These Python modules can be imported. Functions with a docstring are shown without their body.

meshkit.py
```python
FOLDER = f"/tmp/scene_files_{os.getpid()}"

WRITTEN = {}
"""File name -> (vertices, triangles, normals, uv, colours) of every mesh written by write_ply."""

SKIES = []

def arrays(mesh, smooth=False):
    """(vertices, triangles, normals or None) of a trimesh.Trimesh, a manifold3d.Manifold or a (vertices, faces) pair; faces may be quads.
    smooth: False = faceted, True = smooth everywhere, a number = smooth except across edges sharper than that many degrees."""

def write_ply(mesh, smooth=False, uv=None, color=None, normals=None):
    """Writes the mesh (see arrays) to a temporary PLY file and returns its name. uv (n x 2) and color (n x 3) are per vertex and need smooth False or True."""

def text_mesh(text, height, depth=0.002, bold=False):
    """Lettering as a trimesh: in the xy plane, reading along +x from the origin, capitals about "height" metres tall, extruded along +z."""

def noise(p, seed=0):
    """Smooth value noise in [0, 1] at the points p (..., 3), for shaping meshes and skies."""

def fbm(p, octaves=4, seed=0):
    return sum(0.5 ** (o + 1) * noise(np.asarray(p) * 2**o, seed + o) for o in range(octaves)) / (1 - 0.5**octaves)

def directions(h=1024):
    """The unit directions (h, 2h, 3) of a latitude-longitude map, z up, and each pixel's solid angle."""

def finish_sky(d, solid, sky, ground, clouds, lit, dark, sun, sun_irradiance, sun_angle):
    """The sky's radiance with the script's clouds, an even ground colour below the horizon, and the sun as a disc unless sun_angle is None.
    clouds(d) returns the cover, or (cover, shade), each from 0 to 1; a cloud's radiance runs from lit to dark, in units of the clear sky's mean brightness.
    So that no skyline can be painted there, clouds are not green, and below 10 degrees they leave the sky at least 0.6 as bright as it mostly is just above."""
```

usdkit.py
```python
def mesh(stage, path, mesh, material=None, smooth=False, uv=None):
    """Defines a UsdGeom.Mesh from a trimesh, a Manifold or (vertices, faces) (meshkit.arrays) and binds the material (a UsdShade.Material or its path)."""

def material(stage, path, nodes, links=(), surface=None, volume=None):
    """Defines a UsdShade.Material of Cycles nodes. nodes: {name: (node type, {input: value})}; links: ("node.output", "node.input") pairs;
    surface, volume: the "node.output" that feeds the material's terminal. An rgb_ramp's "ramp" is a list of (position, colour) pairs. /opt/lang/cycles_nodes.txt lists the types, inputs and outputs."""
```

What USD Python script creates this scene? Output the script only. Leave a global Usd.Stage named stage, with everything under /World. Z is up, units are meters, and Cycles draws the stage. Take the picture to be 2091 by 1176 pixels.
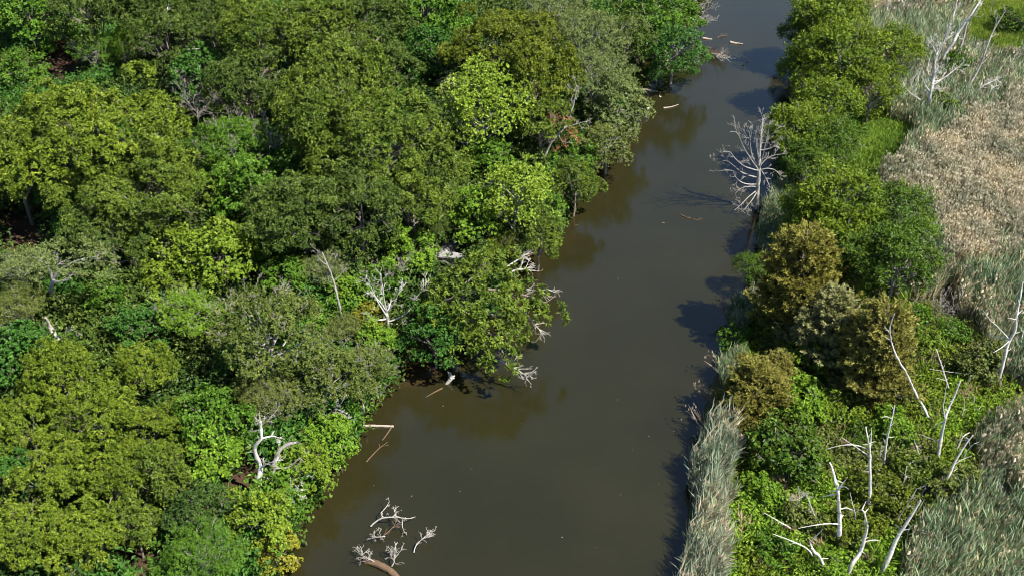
import math, numpy as np, usdkit, meshkit
from pxr import Usd, UsdGeom, UsdLux, UsdShade, Gf, Sdf, Vt
from shapely.geometry import Polygon
from shapely import contains_xy

stage = Usd.Stage.CreateInMemory()
UsdGeom.SetStageUpAxis(stage, UsdGeom.Tokens.z); UsdGeom.SetStageMetersPerUnit(stage, 1.0)
world = UsdGeom.Xform.Define(stage, '/World'); stage.SetDefaultPrim(world.GetPrim())
UsdGeom.Scope.Define(stage, '/World/Looks')

# ------------------------------------------------------------------ camera, sky, sun
CAM_H, PITCH, FPX, CX, CY = 50.0, math.radians(36.0), 2300.0, 1045.5, 588.0
FWD = np.array([0, math.cos(PITCH), -math.sin(PITCH)]); UPV = np.array([0, math.sin(PITCH), math.cos(PITCH)]); RGT = np.array([1.0, 0, 0])
cam = UsdGeom.Camera.Define(stage, '/World/camera')
cam.AddTransformOp().Set(Gf.Matrix4d(1, 0, 0, 0, *map(float, UPV), 0, *map(float, -FWD), 0, 0, 0, CAM_H, 1))
cam.CreateHorizontalApertureAttr(36.0); cam.CreateVerticalApertureAttr(36.0 * 575 / 1024)
cam.CreateFocalLengthAttr(36.0 * FPX / 2091); cam.CreateFStopAttr(0.0); cam.CreateClippingRangeAttr(Gf.Vec2f(0.5, 5000))
cam.CreateExposureAttr(1.37)
SUN_EL = math.radians(54.0); _h = np.array([0.88, -0.475]); _h /= np.linalg.norm(_h)
SUN = np.array([_h[0] * math.cos(SUN_EL), _h[1] * math.cos(SUN_EL), math.sin(SUN_EL)])
skym = usdkit.material(stage, '/World/Looks/sky', {
    's': ('sky_texture', {'sky_type': 'single_scattering', 'sun_disc': False, 'sun_elevation': SUN_EL, 'sun_rotation': math.atan2(SUN[0], SUN[1]), 'altitude': 50.0, 'air_density': 1.0, 'aerosol_density': 0.4, 'ozone_density': 2.0}),
    'b': ('background_shader', {'strength': 0.066})}, [('s.color', 'b.color')], surface='b.background')
dome = UsdLux.DomeLight.Define(stage, '/World/sky'); dome.CreateIntensityAttr(1.0)
UsdShade.MaterialBindingAPI.Apply(dome.GetPrim()).Bind(skym)
dome.GetPrim().SetCustomDataByKey('kind', 'structure')
sun = UsdLux.DistantLight.Define(stage, '/World/sun')
sun.CreateIntensityAttr(1.25); sun.CreateAngleAttr(0.53); sun.CreateColorAttr(Gf.Vec3f(1.0, 0.94, 0.83)); sun.CreateNormalizeAttr(True)
_x = np.cross([0, 0, 1.0], SUN); _x /= np.linalg.norm(_x); _y = np.cross(SUN, _x)
sun.AddTransformOp().Set(Gf.Matrix4d(*map(float, _x), 0, *map(float, _y), 0, *map(float, SUN), 0, 0, 0, 0, 1))

# ------------------------------------------------------------------ where the photograph's points stand
def ray(u, v): return RGT * (u - CX) / FPX + UPV * (CY - v) / FPX + FWD
def at_z(u, v, z):
    d = ray(u, v); return np.array([0, 0, CAM_H]) + d * ((z - CAM_H) / d[2])
def at_y(u, v, y):
    d = ray(u, v); return np.array([0, 0, CAM_H]) + d * (y / d[1])
def pix(p):
    p = np.asarray(p, float) - [0, 0, CAM_H]; k = p @ FWD
    return CX + FPX * p[..., 0] / k, CY - FPX * (p @ UPV) / k, FPX / k
LEFT_PX = [(430, 1400), (505, 1250), (545, 1176), (590, 1110), (625, 1030), (690, 925), (745, 840), (790, 780), (835, 735), (880, 712), (950, 690), (990, 650), (1015, 600), (1030, 560), (1060, 525), (1120, 505), (1140, 460), (1165, 410), (1200, 350), (1250, 300), (1275, 240), (1290, 180), (1310, 130), (1370, 60), (1420, 10), (1450, -30), (1480, -80), (1530, -160)]
RIGHT_PX = [(1370, 1400), (1390, 1176), (1405, 1050), (1425, 900), (1452, 800), (1478, 700), (1492, 620), (1545, 545), (1560, 490), (1555, 435), (1585, 350), (1605, 270), (1618, 200), (1620, 100), (1640, 20), (1655, -40), (1670, -100), (1690, -160)]
def bank(px):
    p = np.array([at_z(u, v, 0.0) for u, v in px]); o = np.argsort(p[:, 1]); return p[o, 1], p[o, 0]
LY, LX = bank(LEFT_PX); RY, RX = bank(RIGHT_PX)
def x_left(y): return np.interp(y, LY, LX) + np.where(y > LY[-1], (y - LY[-1]) * 0.25, 0) - np.where(y < LY[0], (LY[0] - y) * 0.15, 0)
def x_right(y): return np.interp(y, RY, RX) + np.where(y > RY[-1], (y - RY[-1]) * 0.12, 0)
def ground_z(x, y):
    x, y = np.asarray(x, float), np.asarray(y, float)
    q = np.stack([x * 0.22, y * 0.22, x * 0], -1); n = meshkit.noise(q, 3) - 0.5; n2 = meshkit.noise(q * 4.1, 5) - 0.5
    dl, dr = x_left(y) - x + n * 0.8, x - x_right(y) + n * 0.8
    zl = np.minimum(dl * 0.42, 0.9) + np.clip(dl - 2, 0, 25) * 0.06 + n * 0.5 * np.clip(dl / 3, 0, 1) + n2 * 0.15
    zr = np.minimum(dr * 0.35, 0.4) + n * 0.22 * np.clip(dr / 3, 0, 1) + n2 * 0.08
    zw = -np.minimum(np.minimum(-dl, -dr) * 0.3, 1.6)
    return np.where(dl > 0, zl, np.where(dr > 0, zr, zw))
def gz(x, y): return float(ground_z(np.array([x]), np.array([y]))[0])
def on_ground(u, v):
    z = 0.5
    for _ in range(6):
        p = at_z(u, v, z); z = max(gz(p[0], p[1]), -0.05)
    return at_z(u, v, z)

# ------------------------------------------------------------------ materials
def mat(name, nodes, links, surface): return usdkit.material(stage, '/World/Looks/' + name, nodes, links, surface)
def leaf_mat(name, dark, mid, light, trans=0.17, rough=0.48, spec=0.2, var=0.36):
    w_ = np.array([1.09, 1.03, .60]) if name.startswith(('leaf_oak', 'leaf_locust')) else np.array([1.10, 1.0, .85])
    dk, md, lt = np.array(dark) * w_ * .78, np.array(mid) * w_ * .94, np.minimum(np.array(light) * w_ * 1.12, .85)
    return mat(name, {
        'a': ('attribute', {'attribute': 'tint'}), 'g': ('geometry', {}),
        'n': ('noise_texture', {'scale': 0.35, 'detail': 2.0}), 'w': ('math', {'math_type': 'multiply_add', 'value2': var, 'value3': -var / 2}),
        's': ('math', {'math_type': 'add', 'use_clamp': True}),
        'r': ('rgb_ramp', {'ramp': [(0.0, dk), (0.5, md), (1.0, lt)]}),
        'p': ('principled_bsdf', {'roughness': rough, 'specular_ior_level': spec}),
        't': ('translucent_bsdf', {}), 'h': ('mix_color', {'blend_type': 'multiply', 'fac': 1.0, 'b': (1.25, 1.3, 0.55)}),
        'm': ('mix_closure', {'fac': trans})},
        [('g.position', 'n.vector'), ('n.fac', 'w.value1'), ('a.fac', 's.value1'), ('w.value', 's.value2'), ('s.value', 'r.fac'),
         ('r.color', 'p.base_color'), ('r.color', 'h.a'), ('h.result', 't.color'), ('p.BSDF', 'm.closure1'), ('t.BSDF', 'm.closure2')], 'm.closure')
L = {
    'oak_olive': leaf_mat('leaf_oak_olive', (.018, .040, .006), (.060, .105, .016), (.150, .210, .040)),
    'oak_yellow': leaf_mat('leaf_oak_yellow', (.020, .046, .005), (.076, .126, .014), (.190, .245, .036)),
    'oak_gold': leaf_mat('leaf_oak_gold', (.026, .046, .005), (.074, .108, .012), (.160, .195, .028)),
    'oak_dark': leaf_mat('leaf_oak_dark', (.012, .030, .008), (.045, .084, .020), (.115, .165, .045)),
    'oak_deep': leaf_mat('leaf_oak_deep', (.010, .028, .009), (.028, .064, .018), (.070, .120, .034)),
    'oak_grey': leaf_mat('leaf_oak_grey', (.036, .056, .018), (.092, .125, .046), (.185, .220, .090)),
    'oak_mossy': leaf_mat('leaf_oak_mossy', (.022, .042, .010), (.074, .110, .032), (.165, .205, .075)),
    'green': leaf_mat('leaf_green', (.018, .058, .005), (.060, .150, .013), (.140, .260, .032), .24),
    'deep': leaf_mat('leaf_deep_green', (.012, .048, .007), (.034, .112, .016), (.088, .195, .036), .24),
    'bright': leaf_mat('leaf_bright', (.036, .092, .006), (.108, .225, .018), (.215, .350, .045), .24),
    'lime': leaf_mat('leaf_lime', (.070, .140, .012), (.185, .300, .036), (.340, .460, .085), .24),
    'yellow_green': leaf_mat('leaf_yellow_green', (.044, .095, .006), (.112, .195, .016), (.220, .310, .040), .24),
    'yellow': leaf_mat('leaf_yellow', (.085, .115, .010), (.200, .220, .022), (.350, .350, .055), .24),
    'sage': leaf_mat('leaf_sage', (.036, .064, .018), (.098, .145, .048), (.195, .250, .095)),
    'locust': leaf_mat('leaf_locust', (.022, .050, .004), (.078, .138, .012), (.200, .260, .034)),
    'locust_dark': leaf_mat('leaf_locust_dark', (.014, .042, .005), (.046, .100, .014), (.120, .185, .030)),
    'cedar_bronze': leaf_mat('leaf_cedar_bronze', (.076, .080, .018), (.168, .176, .044), (.290, .300, .088), .2, .6, .15),
    'cedar_olive': leaf_mat('leaf_cedar_olive', (.085, .094, .024), (.190, .200, .058), (.310, .320, .110), .2, .6, .15),
    'cedar_grey': leaf_mat('leaf_cedar_grey', (.090, .108, .046), (.205, .232, .115), (.340, .370, .200), .2, .6, .15),
    'rust': leaf_mat('leaf_rust', (.120, .060, .028), (.210, .115, .060), (.310, .190, .110), .2, .6, .2),
    'blossom': leaf_mat('leaf_blossom', (.10, .20, .04), (.45, .50, .30), (.80, .80, .72), .3),
}
def bark(name, a, b, scale=14.0, rough=0.85):
    return mat(name, {'g': ('texture_coordinate', {}), 'mp': ('mapping', {'scale': (1, 1, 0.25)}), 'n': ('noise_texture', {'scale': scale, 'detail': 5.0, 'roughness': .65}),
                      'r': ('rgb_ramp', {'ramp': [(.3, a), (.7, b)]}), 'bm': ('bump', {'strength': .6, 'distance': .03}), 'p': ('principled_bsdf', {'roughness': rough, 'specular_ior_level': .2})},
               [('g.object', 'mp.vector'), ('mp.vector', 'n.vector'), ('n.fac', 'r.fac'), ('n.fac', 'bm.height'), ('bm.normal', 'p.normal'), ('r.color', 'p.base_color')], 'p.BSDF')
BARK = bark('bark_brown', (.10, .085, .07), (.22, .19, .155))
PALE = bark('bark_pale', (.15, .14, .125), (.33, .31, .28))
WHITE = bark('dead_wood_white', (.15, .135, .12), (.42, .40, .37), 9.0)
BIRCH = mat('dead_wood_birch', {'g': ('texture_coordinate', {}), 'mp': ('mapping', {'scale': (1, 1, 2.6)}), 'n': ('noise_texture', {'scale': 2.6, 'detail': 6.0, 'roughness': .7}), 'n2': ('noise_texture', {'scale': 1.1, 'detail': 3.0}),
                      'r': ('rgb_ramp', {'ramp': [(.30, (.07, .06, .05)), (.40, (.42, .405, .385)), (.7, (.66, .65, .63))]}), 'r2': ('rgb_ramp', {'ramp': [(.3, (.62, .60, .57)), (.62, (1.0, 1.0, 1.0))]}), 'h': ('mix_color', {'blend_type': 'multiply', 'fac': 1.0}),
                      'bm': ('bump', {'strength': .6, 'distance': .03}), 'p': ('principled_bsdf', {'roughness': .85, 'specular_ior_level': .2})},
            [('g.object', 'mp.vector'), ('mp.vector', 'n.vector'), ('g.object', 'n2.vector'), ('n.fac', 'r.fac'), ('n2.fac', 'r2.fac'), ('r.color', 'h.a'), ('r2.color', 'h.b'), ('n.fac', 'bm.height'), ('bm.normal', 'p.normal'), ('h.result', 'p.base_color')], 'p.BSDF')
GREYTWIG = bark('dead_wood_grey', (.15, .135, .12), (.31, .285, .26))
BROWNWOOD = bark('wet_brown_wood', (.055, .034, .020), (.16, .105, .068), 20.0)
TAN = bark('tan_wood', (.19, .155, .125), (.37, .32, .275), 12.0)
VCOL = mat('reed', {'a': ('attribute', {'attribute': 'tone'}), 'g': ('geometry', {}), 'n': ('noise_texture', {'scale': .3, 'detail': 3.0}), 'r': ('rgb_ramp', {'ramp': [(.32, (.62, .70, .66)), (.5, (1.0, 1.0, 1.0)), (.68, (1.26, 1.22, 1.16))]}),
                    'h': ('mix_color', {'blend_type': 'multiply', 'fac': 1.0, 'use_clamp': False}), 'p': ('principled_bsdf', {'roughness': .6, 'specular_ior_level': .25}), 't': ('translucent_bsdf', {}), 'm': ('mix_closure', {'fac': .25})},
           [('g.position', 'n.vector'), ('n.fac', 'r.fac'), ('a.color', 'h.a'), ('r.color', 'h.b'), ('h.result', 'p.base_color'), ('h.result', 't.color'), ('p.BSDF', 'm.closure1'), ('t.BSDF', 'm.closure2')], 'm.closure')
GROUND = mat('ground', {'g': ('geometry', {}), 'n': ('noise_texture', {'scale': .55, 'detail': 8.0, 'roughness': .65}), 'n2': ('noise_texture', {'scale': 7.0, 'detail': 5.0, 'roughness': .7}), 'k': ('attribute', {'attribute': 'marsh'}),
                        'r': ('rgb_ramp', {'ramp': [(.3, (.022, .014, .009)), (.55, (.055, .034, .022)), (.75, (.15, .09, .06))]}), 'r2': ('rgb_ramp', {'ramp': [(.3, (.03, .035, .015)), (.6, (.085, .085, .04)), (.8, (.17, .13, .075))]}),
                        'x': ('mix_color', {'blend_type': 'mix'}), 'ad': ('mix_float', {'fac': .55}), 'bm': ('bump', {'strength': .8, 'distance': .08}), 'p': ('principled_bsdf', {'roughness': .95, 'specular_ior_level': .1})},
             [('g.position', 'n.vector'), ('g.position', 'n2.vector'), ('n.fac', 'ad.a'), ('n2.fac', 'ad.b'), ('ad.result', 'r.fac'), ('ad.result', 'r2.fac'), ('k.fac', 'x.fac'), ('r.color', 'x.a'), ('r2.color', 'x.b'), ('x.result', 'p.base_color'), ('n2.fac', 'bm.height'), ('bm.normal', 'p.normal')], 'p.BSDF')
WATER = mat('water', {'g': ('geometry', {}), 'mp': ('mapping', {'scale': (.8, 1.6, 1), 'rotation': (0, 0, .5)}), 'n': ('noise_texture', {'scale': 2.6, 'detail': 4.0, 'roughness': .6}), 'n3': ('noise_texture', {'scale': .12, 'detail': 3.0}),
                      'bm': ('bump', {'strength': .16, 'distance': .05}), 'a': ('attribute', {'attribute': 'shoal'}), 'r': ('rgb_ramp', {'ramp': [(.35, (.0128, .0122, .0044)), (.65, (.0156, .0148, .0055))]}),
                      'x': ('mix_color', {'blend_type': 'mix', 'b': (.085, .042, .018)}), 'p': ('principled_bsdf', {'roughness': .06, 'ior': 1.46, 'specular_ior_level': .6})},
            [('g.position', 'mp.vector'), ('mp.vector', 'n.vector'), ('g.position', 'n3.vector'), ('n3.fac', 'r.fac'), ('r.color', 'x.a'), ('a.fac', 'x.fac'), ('x.result', 'p.base_color'), ('n.fac', 'bm.height'), ('bm.normal', 'p.normal')], 'p.BSDF')
def plain(name, col, rough=.7):
    return mat(name, {'g': ('geometry', {}), 'n': ('noise_texture', {'scale': 5.0, 'detail': 6.0, 'roughness': .7}), 'r': ('rgb_ramp', {'ramp': [(.3, tuple(np.array(col) * .55)), (.7, tuple(np.minimum(np.array(col) * 1.25, .9)))]}), 'p': ('principled_bsdf', {'roughness': rough})},
               [('g.position', 'n.vector'), ('n.fac', 'r.fac'), ('r.color', 'p.base_color')], 'p.BSDF')
CONCRETE = plain('concrete', (.21, .205, .20), .95); DUCK = plain('duck_brown', (.12, .09, .06)); DUCKHEAD = plain('duck_head', (.22, .17, .12)); GULL = plain('gull_white', (.75, .75, .74)); BILL = plain('bill', (.35, .22, .05)); DIRT = plain('dirt_red', (.26, .13, .075), .95)

# ------------------------------------------------------------------ making prims
USED = {}
def fresh(parent, name):
    k = (parent, name); n = USED.get(k, -1) + 1; USED[k] = n
    return f'{parent}/{name}' + (f'_{n:03d}' if n else '')
def tag(prim, label=None, category=None, group=None, kind=None):
    for k, v in (('label', label), ('category', category), ('group', group), ('kind', kind)):
        if v: prim.SetCustomDataByKey(k, v)
    return prim
def add_mesh(name, v, f, material, parent='/World', tint=None, tone=None, smooth=False, **attrs):
    path = fresh(parent, name)
    m = usdkit.mesh(stage, path, (v, f), material, smooth=smooth)
    pv = UsdGeom.PrimvarsAPI(m)
    if tint is not None: pv.CreatePrimvar('tint', Sdf.ValueTypeNames.FloatArray, 'vertex').Set(Vt.FloatArray.FromNumpy(np.asarray(tint, np.float32)))
    if tone is not None: pv.CreatePrimvar('tone', Sdf.ValueTypeNames.Color3fArray, 'vertex').Set(Vt.Vec3fArray.FromNumpy(np.asarray(tone, np.float32)))
    for k, a in attrs.items(): pv.CreatePrimvar(k, Sdf.ValueTypeNames.FloatArray, 'vertex').Set(Vt.FloatArray.FromNumpy(np.asarray(a, np.float32)))
    return m.GetPrim()
def thing(name, label, category, loc=(0, 0, 0), rz=0.0, scale=None, group=None, parent='/World'):
    x = UsdGeom.Xform.Define(stage, fresh(parent, name)); x.AddTranslateOp().Set(Gf.Vec3d(*map(float, loc)))
    if rz: x.AddRotateZOp().Set(math.degrees(rz))
    if scale is not None: x.AddScaleOp().Set(Gf.Vec3f(*map(float, scale)))
    return tag(x.GetPrim(), label, category, group)

# ------------------------------------------------------------------ branches and leaves
def nrm(a): return a / np.maximum(np.linalg.norm(a, axis=-1, keepdims=True), 1e-9)
def tube(p, r, sides=6):
    p = np.asarray(p, float); r = np.broadcast_to(np.asarray(r, float), (len(p),))
    t = nrm(np.gradient(p, axis=0)); ref = np.array([0, 0, 1.0]) if abs(t[0, 2]) < .8 else np.array([1.0, 0, 0])
    a = nrm(np.cross(t, ref)); b = np.cross(t, a); g = np.arange(sides) * 2 * math.pi / sides
    v = (p[:, None] + r[:, None, None] * (np.cos(g)[None, :, None] * a[:, None] + np.sin(g)[None, :, None] * b[:, None])).reshape(-1, 3)
    i, j = np.meshgrid(np.arange(len(p) - 1), np.arange(sides), indexing='ij'); k = (j + 1) % sides
    q = np.stack([i * sides + j, (i + 1) * sides + j, (i + 1) * sides + k, i * sides + k], -1).reshape(-1, 4)
    f = np.vstack([q[:, [0, 1, 2]], q[:, [0, 2, 3]]])
    v = np.vstack([v, p[-1]]); e = (len(p) - 1) * sides + np.arange(sides)
    return v, np.vstack([f, np.stack([e, np.full(sides, len(v) - 1), np.roll(e, -1)], 1)[:, [0, 2, 1]]])
class Pile:
    def __init__(s): s.v, s.f, s.t, s.n = [], [], [], 0
    def add(s, vf, t=None):
        v, f = vf[0], vf[1]; s.v.append(v); s.f.append(np.asarray(f) + s.n); s.n += len(v)
        if t is not None: s.t.append(t)
    def get(s): return np.vstack(s.v), np.vstack(s.f)
    def tint(s): return np.concatenate(s.t) if s.t else None
def smooth_line(pts, step=.35, wig=.0, rng=None):
    pts = np.asarray(pts, float)
    if len(pts) < 2: return pts
    d = np.r_[0, np.cumsum(np.linalg.norm(np.diff(pts, axis=0), axis=1))]; n = max(2, int(d[-1] / step) + 1); s = np.linspace(0, d[-1], n)
    if len(pts) > 2:
        from scipy.interpolate import PchipInterpolator
        d = d + np.arange(len(d)) * 1e-6
        out = PchipInterpolator(d, pts)(np.clip(s, d[0], d[-1]))
    else: out = np.stack([np.interp(s, d, pts[:, k]) for k in range(3)], 1)
    if wig and rng is not None and n > 2: out[1:] += rng.normal(0, wig, (n - 1, 3)).cumsum(0) * .4
    return out
def sprout(pile, p0, d, ln, r, lev, rng, spread=.7, kids=(3, 6), up=.15, minr=.007, sag=0.0):
    """a branch and what forks from it, added to pile"""
    n = max(3, min(9, int(ln / .3) + 2)); d = nrm(np.asarray(d, float)); pts = [np.asarray(p0, float)]
    for _ in range(n - 1):
        d = nrm(d + rng.normal(0, .17, 3) + [0, 0, up * .25 - sag]); pts.append(pts[-1] + d * ln / (n - 1))
    pts = np.array(pts); rad = np.maximum(r * np.linspace(1, .35, n), minr)
    pile.add(tube(pts, rad, 5 if r > .03 else 3))
    if lev > 0:
        for _ in range(rng.integers(*kids)):
            t = rng.uniform(.25, .98) * (n - 1); i = int(t); q = pts[i] + (pts[min(i + 1, n - 1)] - pts[i]) * (t - i); tang = nrm(pts[min(i + 1, n - 1)] - pts[max(i - 1, 0)])
            side = nrm(np.cross(tang, rng.normal(0, 1, 3))); dd = nrm(tang * math.cos(spread) + side * math.sin(spread) * rng.uniform(.7, 1.2) + [0, 0, up])
            sprout(pile, q, dd, ln * rng.uniform(.35, .62) * (1 - .35 * t / n), max(rad[i] * .6, minr), lev - 1, rng, spread, kids, up, minr, sag)
def leaves(pos, shoot, k, ln, wd, spread, droop, rng, clump, pinnate=False, lt=.45):
    n = len(pos); pos = np.repeat(pos, k, 0); sh = nrm(np.repeat(shoot, k, 0)); c = np.repeat(clump, k)
    az = rng.uniform(0, 2 * math.pi, n * k); a = spread * rng.uniform(.55, 1.25, n * k)
    e1 = nrm(np.cross(sh, np.array([.31, .17, .93]) + rng.normal(0, .05, 3))); e2 = np.cross(sh, e1)
    rad = np.cos(az)[:, None] * e1 + np.sin(az)[:, None] * e2
    d = np.cos(a)[:, None] * sh + np.sin(a)[:, None] * rad; d[:, 2] -= droop; d = nrm(d)
    nn = nrm(sh + np.array([0, 0, .35]) + rng.normal(0, .35, (n * k, 3))); nn = nrm(nn - (nn * d).sum(1, keepdims=True) * d); sd = np.cross(d, nn)
    l = (ln * rng.uniform(.7, 1.25, n * k))[:, None]; w = (wd * rng.uniform(.75, 1.2, n * k))[:, None]
    if pinnate: pos = pos + sh * (rng.uniform(-.5, .9, n * k) * ln * 2.2)[:, None]
    b = pos + d * l * .08
    v = np.stack([b, b + d * l * .5 + sd * w * .5 + nn * w * .16, b + d * l - nn * l * .10, b + d * l * .5 - sd * w * .5 + nn * w * .16], 1).reshape(-1, 3)
    i = np.arange(n * k) * 4; f = np.stack([np.stack([i, i + 1, i + 2], 1), np.stack([i, i + 2, i + 3], 1)], 1).reshape(-1, 3)
    t = np.clip(c * (1 - lt) + rng.uniform(0, 1, n * k) * lt, 0, 1)
    return (v, f), np.repeat(t, 4)
def lobed(cent, rad, flat, dens, k, ln, wd, spread, droop, rng, outward, pinnate=False, lt=.55, keep=.62, low=-.3, tr=.34, per=5):
    """leaves on the skins of the lobes of a crown, gathered in tufts with gaps between them"""
    Q, D, E = [], [], []
    for c, r, o in zip(cent, rad, outward):
        m = max(4, int(dens / per * 4 * math.pi * r * r * (.4 + .6 * flat))); d = nrm(rng.normal(0, 1, (m, 3))); ax = nrm(nrm(o) + np.array([0, 0, .8])); d = d[d @ ax > low]
        rr = r * rng.uniform(.70, 1.12, len(d)) * (.86 + .28 * meshkit.noise(d * 2.3 + c, 9)); Q.append(c + d * rr[:, None] * [1, 1, flat]); D.append(d); E.append(np.full(len(d), rng.uniform(.1, .9)))
    Q, D, E = np.vstack(Q), np.vstack(D), np.concatenate(E)
    ok = np.ones(len(Q), bool)
    for c, r in zip(cent, rad): ok &= np.linalg.norm((Q - c) / [r, r, r * flat], axis=1) > keep
    ok &= meshkit.noise(Q * .95 + cent[0], 23) > .31
    Q, D, E = Q[ok], D[ok], E[ok]; n = len(Q); sz = tr * rng.uniform(.6, 1.25, n); tone = np.clip(.3 * E + .3 * meshkit.noise(Q * .9, 17) + .4 * rng.uniform(0, 1, n), 0, 1)
    h = nrm(rng.normal(0, 1, (n * per, 3))); up = np.repeat(nrm(D + [0, 0, .7]), per, 0); s_ = (h * up).sum(1, keepdims=True); h = np.where(s_ < -.1, h - 2 * s_ * up, h)
    P = np.repeat(Q, per, 0) + h * np.repeat(sz, per)[:, None] * [1, 1, .8]; S = h * .8 + up * .55 + rng.normal(0, .18, h.shape)
    C = np.clip(np.repeat(tone, per) + rng.uniform(-.12, .22, n * per), 0, 1)
    return leaves(P, S, k, ln, wd, spread, droop, rng, C, pinnate, lt)
def dome_lobes(R, Rv, n, lr, rng, zlow=-.25, jit=.22):
    i = np.arange(n) + .5; z = zlow + (1 - zlow) * (1 - i / n); az = i * 2.39996 + rng.uniform(0, 6.28); h = np.sqrt(np.maximum(1 - z * z, 0)); d = np.stack([h * np.cos(az), h * np.sin(az), z], 1)
    d = nrm(d + rng.normal(0, jit, d.shape)); edge = .84 + .32 * meshkit.noise(d * 1.7 + rng.uniform(0, 50, 3), 2)
    cent = d * [R, R, Rv] * (edge * rng.uniform(.52, 1.0, n))[:, None]
    o = rng.uniform(0, 1, n) > .08
    return cent[o], (lr * rng.uniform(.7, 1.3, n))[o], d[o]
KINDS = {}
def begin(kind): return UsdGeom.Xform.Define(stage, '/World/Kinds/' + kind).GetPrim().GetPath().pathString
stage.CreateClassPrim('/World/Kinds')
def trunk_parts(path, hc, R, cent, rng, r0, wood, many=14, pile_twigs=0):
    p = smooth_line([(0, 0, -.5), (rng.normal(0, .12), rng.normal(0, .12), hc * .45), (rng.normal(0, .3), rng.normal(0, .3), hc * 1.02)], .5)
    add_mesh('trunk', *tube(p, np.linspace(r0, r0 * .35, len(p)), 8), wood, path, smooth=True)
    pl = Pile()
    for c in cent[rng.permutation(len(cent))[:many]]:
        i = int(len(p) * rng.uniform(.45, .9)); a = p[i]; e = c + [0, 0, hc]; m = (a + e) / 2 + [0, 0, -.08 * R] + rng.normal(0, .05 * R, 3)
        q = smooth_line([a, m, e], .4, .02, rng); pl.add(tube(q, np.maximum(np.linspace(r0 * .42, .025, len(q)), .022), 5))
        for _ in range(3): sprout(pl, q[int(len(q) * rng.uniform(.5, .95))], nrm(c) + rng.normal(0, .5, 3), R * .28, .03, 1, rng, minr=.008)
    add_mesh('branchwork', *pl.get(), wood, path)
def make_tree(kind, seed, R, Rv, hc, n, lr, flat=.75, dens=8, k=8, ln=.32, wd=.13, spread=1.0, droop=.25, pinnate=False, wood=None, r0=.22, lt=.55, zlow=-.25, many=14, twigs=0, keep=.62, tr=.34, per=5):
    rng = np.random.default_rng(seed); path = begin(kind); cent, rad, d = dome_lobes(R, Rv, n, lr, rng, zlow)
    trunk_parts(path, hc, R, cent, rng, r0, wood or BARK, many)
    (v, f), t = lobed(cent, rad, flat, dens, k, ln, wd, spread, droop, rng, d, pinnate, lt, keep, -.3, tr, per)
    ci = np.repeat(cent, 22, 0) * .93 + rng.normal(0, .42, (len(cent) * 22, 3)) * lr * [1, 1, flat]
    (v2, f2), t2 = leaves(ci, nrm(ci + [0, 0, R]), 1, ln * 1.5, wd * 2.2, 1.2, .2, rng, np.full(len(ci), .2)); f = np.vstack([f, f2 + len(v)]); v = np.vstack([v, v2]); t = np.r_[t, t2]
    add_mesh('crown', v + [0, 0, hc], f, None, path, tint=t)
    if twigs:
        pl = Pile()
        for _ in range(twigs):
            j = rng.integers(len(cent)); o = cent[j] + nrm(d[j] + [0, 0, .6]) * rad[j] * .55 + rng.normal(0, .3, 3)
            sprout(pl, o + [0, 0, hc], d[j] * .7 + [0, 0, .8] + rng.normal(0, .35, 3), rng.uniform(.7, 1.3), .02, 2, rng, minr=.008)
        tag(add_mesh('bare_twigs', *pl.get(), GREYTWIG, path), kind='stuff')
    KINDS[kind] = (R, hc, Rv)
    return len(f)
NT = 0
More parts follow.
